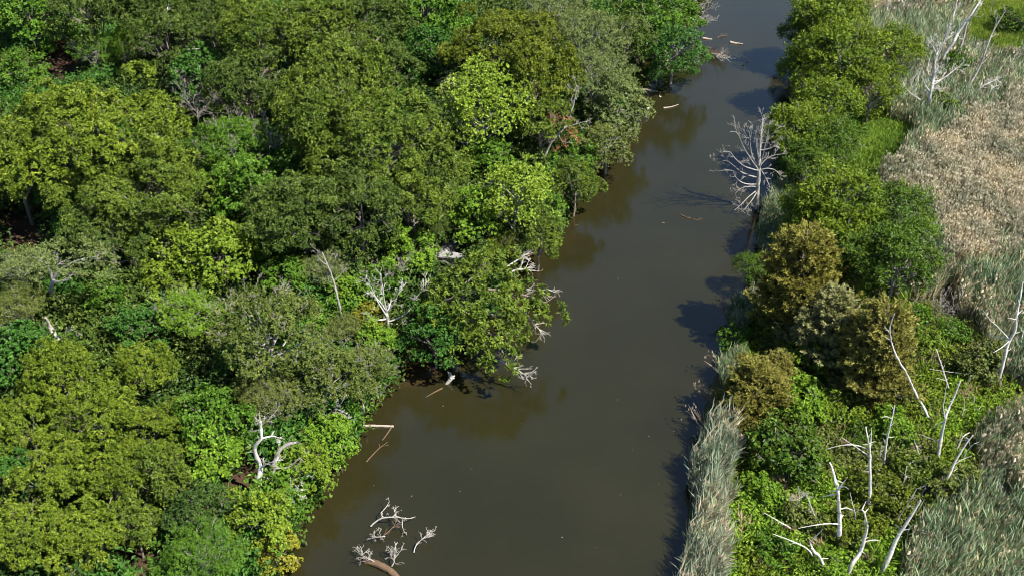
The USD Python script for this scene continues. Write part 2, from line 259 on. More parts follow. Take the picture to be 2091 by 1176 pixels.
for s in (0, 1): NT += make_tree(f'oak_big_{s}', 10 + s, 8.0, 4.4, 8.5, 74, 1.22, .85, 9, 9, .31, .12, 1.05, .35, r0=.36, many=26, tr=.42, per=6)
for s in (0, 1, 2): NT += make_tree(f'oak_mid_{s}', 20 + s, 4.8, 3.5, 7.0, 36, 1.06, .85, 9.5, 9, .30, .115, 1.05, .3, r0=.26)
for s in (0, 1): NT += make_tree(f'oak_small_{s}', 30 + s, 2.8, 2.4, 5.2, 22, .80, .8, 10.5, 8, .28, .11, 1.05, .3, r0=.17)
for s in (0, 1): NT += make_tree(f'oak_twiggy_{s}', 40 + s, 4.8, 3.4, 6.8, 60, .9, .7, 8.0, 7, .26, .10, 1.0, .2, r0=.24, twigs=60, wood=PALE)
for s in (0, 1, 2): NT += make_tree(f'maple_{s}', 50 + s, 2.9, 2.8, 3.6, 40, .72, .55, 11, 8, .20, .145, 1.25, .1, r0=.14, zlow=-.7)
for s in (0, 1): NT += make_tree(f'upright_{s}', 60 + s, 3.2, 3.0, 5.2, 46, .62, 1.1, 11, 9, .20, .095, .75, -.1, r0=.16, wood=PALE)
for s in (0, 1): NT += make_tree(f'feathery_{s}', 70 + s, 4.2, 2.8, 6.3, 44, 1.1, .34, 11, 9, .15, .075, 1.2, .1, True, PALE, .2, zlow=-.1, many=20, tr=.22)
for s in (0, 1, 2): NT += make_tree(f'locust_{s}', 80 + s, 3.0, 2.3, 4.4, 32, .74, .75, 14, 8, .21, .10, 1.0, .0, True, PALE, .15, zlow=-.2, many=18, tr=.32, per=6)
for s in (0, 1): NT += make_tree(f'drooping_{s}', 90 + s, 3.4, 2.7, 4.6, 40, .95, .6, 9, 8, .22, .11, 1.0, .6, False, PALE, .18, zlow=-.75)
for s in (0, 1, 2): NT += make_tree(f'shrub_{s}', 100 + s, 1.7, 1.25, 1.1, 26, .5, .75, 14, 7, .17, .10, 1.1, .05, r0=.06, many=8, tr=.2)
def make_cedar(kind, seed, R, H, leaders=5):
    rng = np.random.default_rng(seed); path = begin(kind); p = smooth_line([(0, 0, -.4), (.05, 0, H * .5), (0, .05, H * .93)], .5); add_mesh('trunk', *tube(p, np.linspace(.16, .02, len(p)), 7), BARK, path, smooth=True)
    P, S, C, bw = [], [], [], Pile()
    tops = [(0, 0, H, R)] + [(R * .42 * math.cos(a + s_), R * .42 * math.sin(a + s_), H * rng.uniform(.55, .86), R * rng.uniform(.55, .75)) for a, s_ in zip(np.arange(leaders) * 6.28 / leaders, rng.normal(0, .3, leaders))]
    for tx, ty, th, tR in tops:
        nb = int(26 * th * tR / 6) + 16; q0 = np.array([[0, 0, th * .25], [tx * .8, ty * .8, th * .6], [tx, ty, th]]); bw.add(tube(smooth_line(q0, .4), .04, 4))
        for i in range(nb):
            h = rng.uniform(0, 1) ** .8; z = th * (.08 + .9 * h); ln = tR * (1 - h) ** .7 * rng.uniform(.45, 1.2) + .22; az = i * 2.39996 + rng.normal(0, .4); d0 = np.array([math.cos(az), math.sin(az), .15 + .55 * h]); f_ = min(1, z / th * 1.3)
            a = np.array([tx * f_, ty * f_, z]); t = np.linspace(0, 1, 5)[:, None]; q = a + nrm(d0) * ln * t + np.array([0, 0, .25 * ln]) * t ** 2; bw.add(tube(q, np.linspace(.035, .012, 5), 3))
            for _ in range(int(3 + 4.5 * ln)):
                tt = rng.uniform(.3, 1.05); sd = np.array([-math.sin(az), math.cos(az), 0]); o = rng.normal(0, .16 + .26 * ln * (1.1 - tt)); c = a + nrm(d0) * ln * tt + np.array([0, 0, .25 * ln * tt * tt]) + sd * o + rng.normal(0, .05, 3)
                dr = nrm(nrm(d0) + sd * np.sign(o) * .6 + [0, 0, .55] + rng.normal(0, .2, 3)); m = 8; tl = rng.uniform(.25, .5); w = rng.uniform(0, 1, m); P.append(c + dr * (w * tl)[:, None] + rng.normal(0, .035, (m, 3))); S.append(dr + rng.normal(0, .3, (m, 3))); C.append(np.full(m, np.clip(rng.normal(.5, .27), 0, 1)))
    (v, f), tn = leaves(np.vstack(P), np.vstack(S), 4, .20, .06, .5, 0, rng, np.concatenate(C), False)
    add_mesh('branchwork', *bw.get(), BARK, path); add_mesh('crown', v, f, None, path, tint=tn); KINDS[kind] = (R, H * .42, H * .45); return len(f)
for s, (R, H) in enumerate(((2.6, 6.5), (2.3, 7.0), (2.5, 5.0))): NT += make_cedar(f'cedar_{s}', 110 + s, R, H)
import sys; print('prototype leaf triangles', NT)

# ------------------------------------------------------------------ the setting: ground, water
def grid_lines(lo, hi, near_lo, near_hi, step, far=60): return np.unique(np.round(np.r_[np.linspace(lo, near_lo, far // 4), np.arange(near_lo, near_hi, step), np.linspace(near_hi, hi, far // 4)], 3))
gx, gy = grid_lines(-1500, 1500, -75, 75, .7), grid_lines(-400, 2500, 18, 190, .8)
X, Y = np.meshgrid(gx, gy); Z = ground_z(X, Y); nx, ny = len(gx), len(gy)
ii = (np.arange(ny - 1)[:, None] * nx + np.arange(nx - 1)[None]).ravel()
GF = np.vstack([np.stack([ii, ii + 1, ii + nx + 1], 1), np.stack([ii, ii + nx + 1, ii + nx], 1)])
marsh = np.clip((X - (x_left(Y) + x_right(Y)) / 2) / 2, 0, 1)
tag(add_mesh('ground', np.stack([X, Y, Z], -1).reshape(-1, 3), GF, GROUND, smooth=True, marsh=marsh.ravel()), 'leaf littered forest floor and marsh soil on both river banks', 'ground', kind='structure')
wy = np.linspace(0, 400, 260); ws = np.linspace(-6, 6, 2); tt = np.linspace(0, 1, 46)
WX = (x_left(wy) - 4)[:, None] * (1 - tt) + (x_right(wy) + 4)[:, None] * tt; WY = np.repeat(wy[:, None], 46, 1)
ii = (np.arange(259)[:, None] * 46 + np.arange(45)[None]).ravel(); WF = np.vstack([np.stack([ii, ii + 1, ii + 47], 1), np.stack([ii, ii + 47, ii + 46], 1)])
dl = WX - x_left(WY); c0 = at_z(855, 738, 0)
shoal = np.clip(1 - np.hypot((WX - c0[0]), (WY - c0[1]) * .8) / 2.3, 0, 1) * .6 + np.clip(1 - dl / 4.0, 0, 1) * .05 * np.clip(dl + 5, 0, 1)
tag(add_mesh('river', np.stack([WX, WY, WX * 0], -1).reshape(-1, 3), WF, WATER, shoal=np.clip(shoal, 0, 1).ravel()), 'still murky olive brown river winding between wooded bank and marsh', 'river', kind='structure')

# ------------------------------------------------------------------ living trees
PLACED = []
def plant(name, kind, u, v, r, leaf, label, category='tree', group=None, tall=1.0, rz=None, variant=None):
    opts = sorted(k for k in KINDS if k.rsplit('_', 1)[0] == kind); i = len(PLACED); rng = np.random.default_rng(7000 + i)
    pk = opts[(i if variant is None else variant) % len(opts)]; R, hc, Rv = KINDS[pk]; zc, s = 6.0, 1.0
    for _ in range(12):
        p = at_z(u, v, zc); s = r / pix(p)[2] / R * .97; g = max(gz(p[0], p[1]), -.1); zc = g + hc * s * tall + .15 * Rv * s
    base = (p[0], p[1], g - .05)
    tall = tall * (rng.uniform(.86, 1.16) if kind.startswith('oak') else 1); t = thing(name, label, category, base, rng.uniform(0, 6.28) if rz is None else rz, (s, s, s * tall), group)
    t.GetReferences().AddInternalReference('/World/Kinds/' + pk); t.SetInstanceable(True)
    UsdShade.MaterialBindingAPI.Apply(t).Bind(L[leaf]); PLACED.append((name, u, v, round(s, 2), np.round(base, 1)))
    return t
TREES = '''
maple_tree|maple|60|22|80|green|bright green bushy tree in the top-left corner of the forest
oak_tree|oak_mid|185|28|88|oak_dark|dark green tree at the top edge right of the bright corner tree
oak_tree|oak_mid|312|22|88|oak_dark|dark grey-green tree at the top edge above the white broken branch
oak_tree|oak_mid|425|28|80|oak_dark|mid green tree at the top edge between dark crowns and the olive domed tree
oak_tree|oak_mid|535|68|105|oak_olive|wide olive domed tree near the top edge with a scalloped rim
oak_tree|oak_mid|655|42|100|oak_olive|olive tree at the top edge right of the wide olive domed tree
oak_tree|oak_mid|755|42|85|oak_dark|dark mottled tree at the top edge left of the rich green maple
oak_tree|oak_small|800|118|62|oak_dark|small dark tree with deep gaps left of the rich green maple
maple_tree|maple|890|100|66|deep|rich deep green maple wedged between dark oak and golden olive oak
maple_tree|maple|862|12|70|green|green tree at the top edge behind the rich green maple
oak_tree|oak_big|1025|72|125|oak_gold|broad golden olive oak near the top edge of the wood
oak_tree|oak_mid|1090|168|98|oak_gold|golden olive oak just behind the bright lime tree
feathery_tree|feathery|1140|14|80|sage|pale grey-green feathery tree at the top edge right of the golden oak
feathery_tree|feathery|1208|72|88|sage|pale grey-green layered tree below the top edge, uphill of the riverside row
feathery_tree|oak_small|1282|72|60|oak_dark|darker green rounded tree beside the drooping tree at the river
feathery_tree|feathery|1215|148|82|sage|pale sage tree with flat layers midway down the riverside row
feathery_tree|drooping|1258|205|70|sage|sage tree whose boughs hang over the water opposite the floating stick
feathery_tree|drooping|1240|288|56|oak_grey|grey-green pointed tree jutting over the water below the sage boughs
willow_tree|drooping|1378|95|66|deep|deep green weeping tree leaning over the river beside the floating brush pile
willow_tree|drooping|1343|143|26|deep|small deep green bough of leaves touching the water left of the weeping tree
maple_tree|maple|1325|28|66|green|green tree at the top edge left of the bare fallen crown
maple_tree|maple|1395|28|48|green|low green bush under the bare fallen crown at the top edge
oak_tree|oak_small|1105|245|62|oak_olive|olive tree standing behind the dying tree with rusty leaves
maple_tree|maple|45|140|50|green|green bushy tree in front of the dark hollow at upper left
feathery_tree|feathery|192|95|50|green|small light green drooping tree right of the dark hollow at upper left
oak_tree|oak_mid|342|92|78|oak_dark|dark tree with gaps above the blue-green flat crown
ivy_column|upright|252|96|26|bright|narrow lime green ivy column climbing a trunk among dark trees
maple_tree|maple|408|148|76|deep|flat blue-green crown above the bare grey thicket
oak_tree|oak_mid|508|168|90|oak_dark|dark olive tree below the wide olive domed tree
oak_tree|oak_mid|692|162|112|oak_olive|olive oak with bright shoots behind the huge central oak
oak_tree|oak_big|190|250|200|oak_yellow|huge yellow-green oak filling the upper left of the wood
oak_tree|oak_big|270|385|150|oak_olive|large green oak directly below the huge yellow-green oak
oak_tree|oak_mid|30|330|100|oak_olive|green oak cut by the left edge beside the huge yellow-green oak
maple_tree|oak_twiggy|465|285|84|green|thin twiggy green tree beneath the bare grey thicket
maple_tree|maple|510|382|80|green|fresh green maple between the large green oak and the central oak
maple_tree|maple|432|352|52|bright|small bright green tree right of the large green oak
oak_tree|oak_big|770|275|172|oak_olive|huge central olive oak with an even dome of shoots
oak_tree|oak_mid|650|245|110|oak_olive|olive oak on the left shoulder of the huge central oak
oak_tree|oak_mid|835|395|100|oak_olive|olive oak on the lower right of the huge central oak
oak_tree|oak_mid|615|430|105|oak_dark|dark green oak below the central oak, right of the fresh green maple
oak_tree|oak_mid|735|440|100|oak_dark|dark green oak above the slender pale dead-topped tree
flowering_tree|upright|925|172|32|blossom|small tree covered with white blossom beside the lime tree
lime_tree|upright|988|218|92|lime|brilliant lime green tree with upright tufts in mid forest
lime_tree|upright|1058|372|86|lime|brilliant lime tree nearest the water below the broken white snags
lime_tree|upright|942|337|34|lime|little yellow-lime tree squeezed between the central oak and the lime trees
maple_tree|maple|1000|318|58|green|green tree between the two brilliant lime trees
maple_tree|maple|974|430|62|bright|bright green maple above the concrete culvert
lime_tree|upright|1038|425|38|lime|small lime green tree at the right of the bright maple above the culvert
feathery_tree|feathery|893|455|40|oak_dark|small dark feathery tree left of the bright maple above the culvert
oak_tree|oak_small|1098|480|48|oak_olive|low olive tree overhanging the river above its small mud bank
maple_tree|maple|1172|312|48|green|green tree right of the dying tree with rusty leaves
oak_tree|oak_small|1172|362|50|oak_olive|olive green tree leaning over the water below the dying tree
maple_tree|maple|1110|420|46|green|green bush at the waterside under the lower lime tree
maple_tree|maple|832|512|58|bright|bright green maple left of the concrete culvert
feathery_tree|feathery|1022|498|42|oak_gold|thin olive tree in front of the right end of the culvert
oak_tree|oak_mid|220|478|86|oak_dark|glossy dark green oak above the layered white-limbed tree
maple_tree|maple|322|492|66|yellow_green|yellowish green maple left of the yellow-lime maple
maple_tree|maple|452|505|86|yellow_green|yellow-lime maple standing clear among dark oaks left of centre
maple_tree|maple|545|505|50|green|green tree between the yellow-lime maple and the dark oaks
maple_tree|maple|340|580|56|yellow_green|yellow-green spreading bush below the yellowish maple
feathery_tree|feathery|42|548|62|sage|flat feathery tree at the left edge beside the white-limbed tree
feathery_tree|feathery|38|628|68|oak_grey|grey-green feathery tree above the gnarled pale trunk
maple_tree|maple|285|662|62|deep|rounded deep green maple right of the dark hollow at left
maple_tree|oak_twiggy|385|640|66|bright|thin light green tree with visible stems left of the grey-twigged oak
maple_tree|maple|215|600|48|green|small green tree above the dark hollow at left
oak_tree|oak_twiggy|545|668|122|oak_mossy|big grey-green oak bristling with grey twigs in the lower left half
oak_tree|oak_twiggy|665|748|96|oak_mossy|grey-green twiggy oak leaning to the water above the pale shore trunk
oak_tree|oak_twiggy|745|745|66|oak_mossy|grey-green oak at the water's edge left of the red mud cove
maple_tree|maple|592|560|54|green|green tree above the big grey-twigged oak
feathery_tree|feathery|672|545|56|sage|sage crown at the top of the slender pale dead-topped tree
maple_tree|maple|642|578|30|lime|little yellow tree left of the slender pale trunk
maple_tree|maple|712|590|48|bright|light green tree right of the slender pale trunk
maple_tree|maple|748|640|38|yellow|small yellow and orange tree left of the white dead tree
maple_tree|maple|762|690|50|bright|bright green bush at the foot of the white dead tree
maple_tree|maple|775|575|52|green|green tree behind the white dead tree by the cove
feathery_tree|feathery|705|670|46|oak_grey|grey-green bush at the foot of the slender pale trunk
maple_tree|maple|885|682|70|deep|round deep green maple beside the red mud cove
lime_tree|upright|958|662|32|lime|small lime sapling poking through the overhanging oak
feathery_tree|feathery|562|812|66|oak_grey|grey feathery tree above the gnarled white shore trunks
maple_tree|maple|485|740|52|deep|dark green tree below the thin light green tree
feathery_tree|feathery|515|795|50|oak_grey|grey-green feathery tree right of the tall green column
maple_tree|maple|672|885|62|bright|bright green maple at the water beside the white forked branch
maple_tree|maple|625|955|58|yellow_green|spiky yellow-green bush reaching over the water beside the gnarled trunks
feathery_tree|feathery|618|900|34|oak_grey|grey-green bush between the gnarled trunks and the water
maple_tree|maple|425|845|76|green|tall leafy green column right of the foreground oaks
maple_tree|maple|430|925|66|bright|bright green lower boughs beside the dark hollow at the shore
oak_tree|oak_small|398|1030|66|oak_deep|dark shaded tree left of the yellow-leaved shore tree
feathery_tree|feathery|405|1135|92|green|light green feathery tree at the bottom edge below the dark shaded tree
maple_tree|maple|530|1055|74|yellow_green|yellow-green shore tree under the gnarled white trunks
maple_tree|maple|560|1120|50|yellow|yellow-leaved tree at the water at the bottom edge
maple_tree|maple|34|712|86|deep|dark green bushy tree at the left edge below the gnarled pale trunk
maple_tree|maple|12|965|62|deep|dark green bush at the left edge between two foreground oaks
oak_tree|oak_mid|128|775|86|oak_yellow|yellow-green foreground oak below the dark green bush at the left edge
oak_tree|oak_mid|52|862|82|oak_yellow|yellow-green foreground oak cut by the left edge in the lower quarter
oak_tree|oak_mid|205|862|88|oak_yellow|ruffled yellow-green oak in the middle of the foreground oak group
oak_tree|oak_mid|288|762|73|oak_yellow|yellow-green oak at the upper right tip of the foreground oak group
oak_tree|oak_mid|312|872|73|oak_yellow|yellow-green oak touching the tall leafy green column
oak_tree|oak_mid|118|965|89|oak_yellow|bright yellow-green foreground oak above the bottom left corner
oak_tree|oak_mid|225|985|82|oak_yellow|yellow-green oak below the ruffled one in the foreground group
oak_tree|oak_small|325|975|58|oak_olive|small olive oak left of the dark shaded tree
oak_tree|oak_mid|35|1075|91|oak_yellow|yellow-green oak in the bottom left corner
oak_tree|oak_mid|165|1092|91|oak_yellow|yellow-green oak at the bottom edge near the left corner
oak_tree|oak_small|272|1065|58|oak_olive|olive oak just above the bare red soil at the bottom edge
locust_tree|locust|1692|28|80|locust|green locust at the top edge on the marsh bank
locust_tree|locust|1640|62|44|locust_dark|small dark green locust at the water near the top edge
locust_tree|locust|1722|108|88|locust|wide golden green locust above the white dead branch at the water
locust_tree|locust|1828|100|62|locust|golden green locust beside the tall cluster of dead trees
locust_tree|locust|1655|138|58|locust|golden green locust hanging over the water by the white dead branch
locust_tree|locust|1668|72|52|locust_dark|dark green locust between the top edge and the wide golden locust
locust_tree|locust|1690|207|72|locust|round golden green locust in the middle of the marsh bank row
locust_tree|locust|1785|172|62|locust|golden green locust behind the sunny grass clearing
locust_tree|locust|1628|262|68|locust|golden green locust right above the big grey dead tree
locust_tree|locust|1692|285|62|locust_dark|dark green locust at the left of the sunny grass clearing
locust_tree|locust|1650|330|52|locust_dark|low dark green locust right of the big grey dead tree
locust_tree|locust|1715|408|94|locust|wide golden green locust below the sunny grass clearing
locust_tree|locust|1820|432|82|locust_dark|dark green locust against the tan reeds
locust_tree|locust|1838|522|88|locust_dark|dark green locust below the other one against the tan reeds
locust_tree|locust|1740|485|76|locust|golden green locust between the wide one and the bronze cedars
locust_tree|locust|1640|438|62|locust|golden green locust at the water under the big grey dead tree
locust_tree|locust|1755|520|72|locust_dark|dark green locust right of the big bronze cedar
locust_tree|locust|1542|545|40|locust_dark|small dark green locust leaning over the water left of the bronze cedar
cedar_tree|cedar|1628|585|104|cedar_bronze|big bronze cedar with a pointed top near the water
cedar_tree|cedar|1695|560|74|cedar_bronze|smaller bronze cedar touching the big one on its right
cedar_tree|cedar|1690|678|92|cedar_grey|pale grey-green cedar below the bronze cedars
cedar_tree|cedar|1790|722|98|cedar_olive|tall olive brown cedar behind the bent birch snag
cedar_tree|cedar|1538|805|82|cedar_bronze|golden bronze cedar at the water above the grey reed strip
cedar_tree|cedar|1582|765|52|cedar_olive|olive cedar between the golden bronze cedar and the yellow-green shrub
cedar_tree|cedar|1505|850|40|cedar_bronze|low bronze cedar at the tip of the grey reed strip
cedar_tree|cedar|1520|745|30|cedar_olive|tiny olive cedar sprig between the shore shrub and the golden cedar
shrub|shrub|1645|745|60|yellow_green|yellow-green shrub right of the golden bronze cedar
shrub|shrub|1640|815|62|bright|brilliant green shrub below the yellow-green one
shrub|shrub|1503|686|36|green|round green shrub alone at the water's edge
shrub|shrub|1602|915|84|locust_dark|big rounded dark green shrub among the bright ground cover
shrub|shrub|1862|645|40|green|dark green shrub right of the olive brown cedar
shrub|shrub|1895|700|40|yellow_green|yellow-green shrub above the short birch stubs
shrub|shrub|1945|680|38|green|green shrub below the two bare grey bushes
shrub|shrub|1995|740|55|oak_grey|olive low shrub left of the tall birch snag
shrub|shrub|1825|870|52|bright|bright green bush behind the forked snag
shrub|shrub|1795|1005|60|oak_gold|olive bush around the base of the tall forked snag
shrub|shrub|1870|960|54|oak_olive|dark olive bush among the short stubs
shrub|shrub|1950|990|62|oak_grey|faded olive bush beside the long slanting snag
shrub|shrub|1735|1075|56|oak_gold|olive bush between the two bottom snags
shrub|shrub|1640|1060|48|oak_grey|greyish bush under the drooping twig snag
shrub|shrub|1755|890|40|locust_dark|dark green bush behind the tall forked snag
shrub|shrub|1700|835|48|yellow_green|yellow-green bush in the middle of the ground cover
shrub|shrub|1820|815|44|oak_gold|olive bush right of the dark hollow
shrub|shrub|1925|225|44|locust|green shrub growing at the foot of the dead tree cluster
ivy_column|shrub|1952|140|28|green|green ivy bunch climbing a leaning dead trunk
shrub|shrub|1930|5|40|locust_dark|dark green shrub at the top edge beyond the dead trees
shrub|shrub|2062|45|36|locust_dark|dark shrub beside the yellow grass in the top right corner
shrub|shrub|1940|415|22|yellow_green|pale flowering shrub alone among the tan reeds
shrub|shrub|1690|1150|44|bright|bright green bush at the bottom edge left of the leaning birch
shrub|shrub|1560|1000|46|bright|bright green bush beside the grey reed strip
shrub|shrub|1585|1120|46|green|green bush near the bottom end of the grey reed strip
'''
for line in TREES.strip().splitlines():
    a = line.split('|'); cat = 'shrub' if a[0] == 'shrub' else 'ivy' if a[0] == 'ivy_column' else 'tree'
    plant(a[0], a[1], float(a[2]), float(a[3]), float(a[4]), a[5], a[6], cat, tall=1.9 if a[0] == 'ivy_column' else 1.25 if a[6].startswith('tall leafy') else 0.88 if a[1] == 'cedar' else 1.0)
# ------------------------------------------------------------------ trees of one shape only
def own_tree(name, label, base_px, lobes, leaf, limbs, wood, r0, flat=.7, leafargs=None, dead=()):
    rng = np.random.default_rng(sum(map(ord, label))); b = on_ground(*base_px); t = thing(name, label, 'tree', b); P = str(t.GetPath())
    cent = np.array([at_z(u, v, z) for u, v, z, r in lobes]) - b; rad = np.array([l[3] for l in lobes]); out = cent - cent.mean(0) * [1, 1, .3]
    a = dict(dens=9, k=8, ln=.30, wd=.12, spread=1.05, droop=.3); a.update(leafargs or {})
    (v, f), tn = lobed(cent, rad, flat, a['dens'], a['k'], a['ln'], a['wd'], a['spread'], a['droop'], rng, out, a.get('pinnate', False), .45, .6)
    add_mesh('crown', v, f, L[leaf], P, tint=tn)
    tr = [np.array([0, 0, -.4])] + [at_z(*q) - b for q in limbs[0]]; tr = smooth_line(tr, .4, .02, rng); add_mesh('trunk', *tube(tr, np.linspace(r0, r0 * .45, len(tr)), 8), wood, P, smooth=True)
    for li in limbs[1:]:
        q = [at_z(*x) - b for x in li]; s = tr[np.argmin(np.linalg.norm(tr - q[0], axis=1))]; q = smooth_line([s] + q, .35, .015, rng); pl = Pile(); pl.add(tube(q, np.linspace(r0 * .5, .03, len(q)), 6))
        for _ in range(5): sprout(pl, q[int(len(q) * rng.uniform(.5, .99))], nrm(q[-1] - q[0]) + rng.normal(0, .5, 3), 1.0, .03, 1, rng)
        add_mesh('limb', *pl.get(), wood, P)
    for li in dead:
        q = smooth_line([at_z(*x) - b for x in li], .3, .02, rng); pl = Pile(); pl.add(tube(q, np.linspace(.075, .025, len(q)), 6))
        for _ in range(9): sprout(pl, q[int(len(q) * rng.uniform(.25, .99))], nrm(q[-1] - q[0]) + rng.normal(0, .55, 3), .9, .028, 2, rng, kids=(2, 4), minr=.008)
        tag(add_mesh('dead_limb', *pl.get(), WHITE, P), 'bare white dead limb')
    return t
own_tree('oak_tree', 'sprawling olive oak overhanging the middle of the river with bare white limb tips', (880, 640),
    [(900, 600, 4.5, 1.2), (945, 575, 5.4, 1.4), (990, 552, 5.4, 1.3), (1012, 585, 5.4, 1.3), (960, 620, 5, 1.4), (1010, 632, 5, 1.3), (905, 640, 4, 1.2), (1052, 608, 4.8, 1.2), (1085, 600, 4.5, 1.1), (1112, 615, 4.2, 1.0), (1132, 645, 3.6, .75), (1105, 640, 3.9, .8),
     (960, 668, 4, 1.1), (1008, 682, 3.8, 1.1), (1045, 676, 3.6, 1.0), (1022, 722, 3, .95), (1036, 748, 2.6, .8), (1005, 744, 2.6, .6), (1048, 640, 4.4, 1.0), (935, 705, 3.0, .9), (1050, 562, 5, .8), (985, 705, 3.2, .8), (1015, 530, 5.2, .8), (985, 535, 4.6, .75), (1040, 520, 4.2, .8), (1005, 515, 4.6, .7)], 'oak_olive',
    [[(900, 620, 2.5), (940, 605, 3.8)], [(990, 590, 4.4), (1060, 600, 4.4), (1120, 620, 4.0)], [(960, 650, 3.4), (1010, 690, 3.2), (1035, 745, 2.4)], [(950, 580, 4.6), (1000, 550, 5.0)], [(980, 630, 4.2), (1045, 655, 3.8)]], BARK, .26,
    dead=[[(1035, 545, 4.6), (1060, 528, 4.4), (1078, 515, 4.3)], [(1042, 572, 4.6), (1070, 590, 4.4), (1118, 590, 4.0)], [(1070, 632, 3.6), (1085, 655, 2.9), (1112, 682, 2.2)], [(1020, 735, 2.4), (1045, 748, 2.0), (1077, 768, 1.5)], [(1040, 560, 4.6), (1062, 550, 4.4), (1080, 552, 4.2)]])
own_tree('feathery_tree', 'flat layered tree with bare white forking limbs at left between dark crowns', (103, 610),
    [(70, 535, 8.2, 1.3), (110, 520, 8.8, 1.2), (150, 515, 9, 1.3), (190, 530, 8.8, 1.2), (175, 560, 8.3, 1.2), (205, 555, 8.4, .9), (140, 560, 8.2, 1.0), (90, 560, 8, .9), (150, 540, 8.8, 1.1)], 'sage',
    [[(105, 590, 5.0), (110, 570, 6.6)], [(100, 548, 7.6), (90, 532, 8.4)], [(125, 550, 7.6), (165, 530, 8.6), (190, 525, 8.9)], [(120, 575, 7.2), (145, 570, 7.9)], [(116, 545, 7.8), (118, 525, 8.7)]], WHITE, .24, flat=.3, leafargs=dict(dens=13, k=9, ln=.15, wd=.07, pinnate=True))

# ------------------------------------------------------------------ dead trees and snags
def dead_tree(spec):
    name, label, r0, wood, tw, lean, lines = spec.split('|'); wood = {'W': WHITE, 'B': BIRCH, 'G': GREYTWIG, 'P': PALE, 'T': TAN}[wood]; r0, tw, lean = float(r0), int(tw), float(lean)
    rng = np.random.default_rng(sum(map(ord, label)) + 1); lines = [[tuple(map(float, p.split(','))) for p in s.split()] for s in lines.split(';')]
    b = on_ground(*lines[0][0]); t = thing(name, label, 'dead tree', b); P = str(t.GetPath())
    n = len(lines[0]); px = [np.array(lines[0][0])]; tr = [np.array([0, 0, -.3])]; ys = [b[1]]
    for i, (u, v) in enumerate(lines[0][1:], 1):
        y = b[1] + lean * i / (n - 1) + rng.normal(0, .12); tr.append(at_y(u, v, y) - b); px.append(np.array([u, v])); ys.append(y)
    q = smooth_line(tr, .3, .012, rng); rr = np.linspace(1, .28, len(q)) * r0 * .88 * (1 + .12 * meshkit.noise(q * 2.2, 4)); v, f = tube(q, rr, 9); v += (meshkit.noise(v * 5, 8)[:, None] - .5) * r0 * .5
    add_mesh('trunk', v, f, wood, P, smooth=60)
    def twigs(pl, q, many, base):
        for _ in range(many):
            i = int(len(q) * rng.uniform(.35, .999)); i = min(max(i, 1), len(q) - 1); d = nrm(q[i] - q[i - 1])
            sprout(pl, q[i], d * .8 + rng.normal(0, .55, 3) + [0, 0, .15], base * rng.uniform(.5, 1.15), .010 * max(1, b[1] / 75), 2, rng, kids=(2, 5), minr=.007 * max(1, b[1] / 75))
    for li in lines[1:]:
        k = int(np.argmin([np.hypot(*(np.array(li[0]) - p)) for p in px])); y = ys[k]; dr = rng.uniform(-1, 1) * .55; pts = []
        for i, (u, v) in enumerate(li): pts.append(at_y(u, v, y + dr * i + rng.normal(0, .05)) - b)
        s = q[np.argmin(np.linalg.norm(q - pts[0], axis=1))]; pts[0] = s
        c = smooth_line(pts, .28, .015, rng); far = max(1.0, b[1] / 75); rl = max(r0 * .27, .020 * far); pl = Pile(); pl.add(tube(c, np.linspace(rl, max(rl * .25, .009 * far), len(c)), 6))
        if tw: twigs(pl, c, tw, .22 * np.linalg.norm(c[-1] - c[0]) + .18)
        add_mesh('limb', *pl.get(), wood, P)
    if tw:
        pl = Pile(); twigs(pl, q[len(q) // 3:], tw * 2, .09 * np.linalg.norm(q[-1]) + .2); tag(add_mesh('twigs', *pl.get(), wood, P), kind='stuff')
    else:
        pl = Pile()
        for _ in range(6): i = rng.integers(len(q) // 3, len(q)); sprout(pl, q[i], rng.normal(0, 1, 3) * [1, 1, .4] + [0, 0, .3], rng.uniform(.15, .5), r0 * .22, 0, rng, minr=.008)
        tag(add_mesh('branch_stubs', *pl.get(), wood, P), kind='stuff')
    return t, b
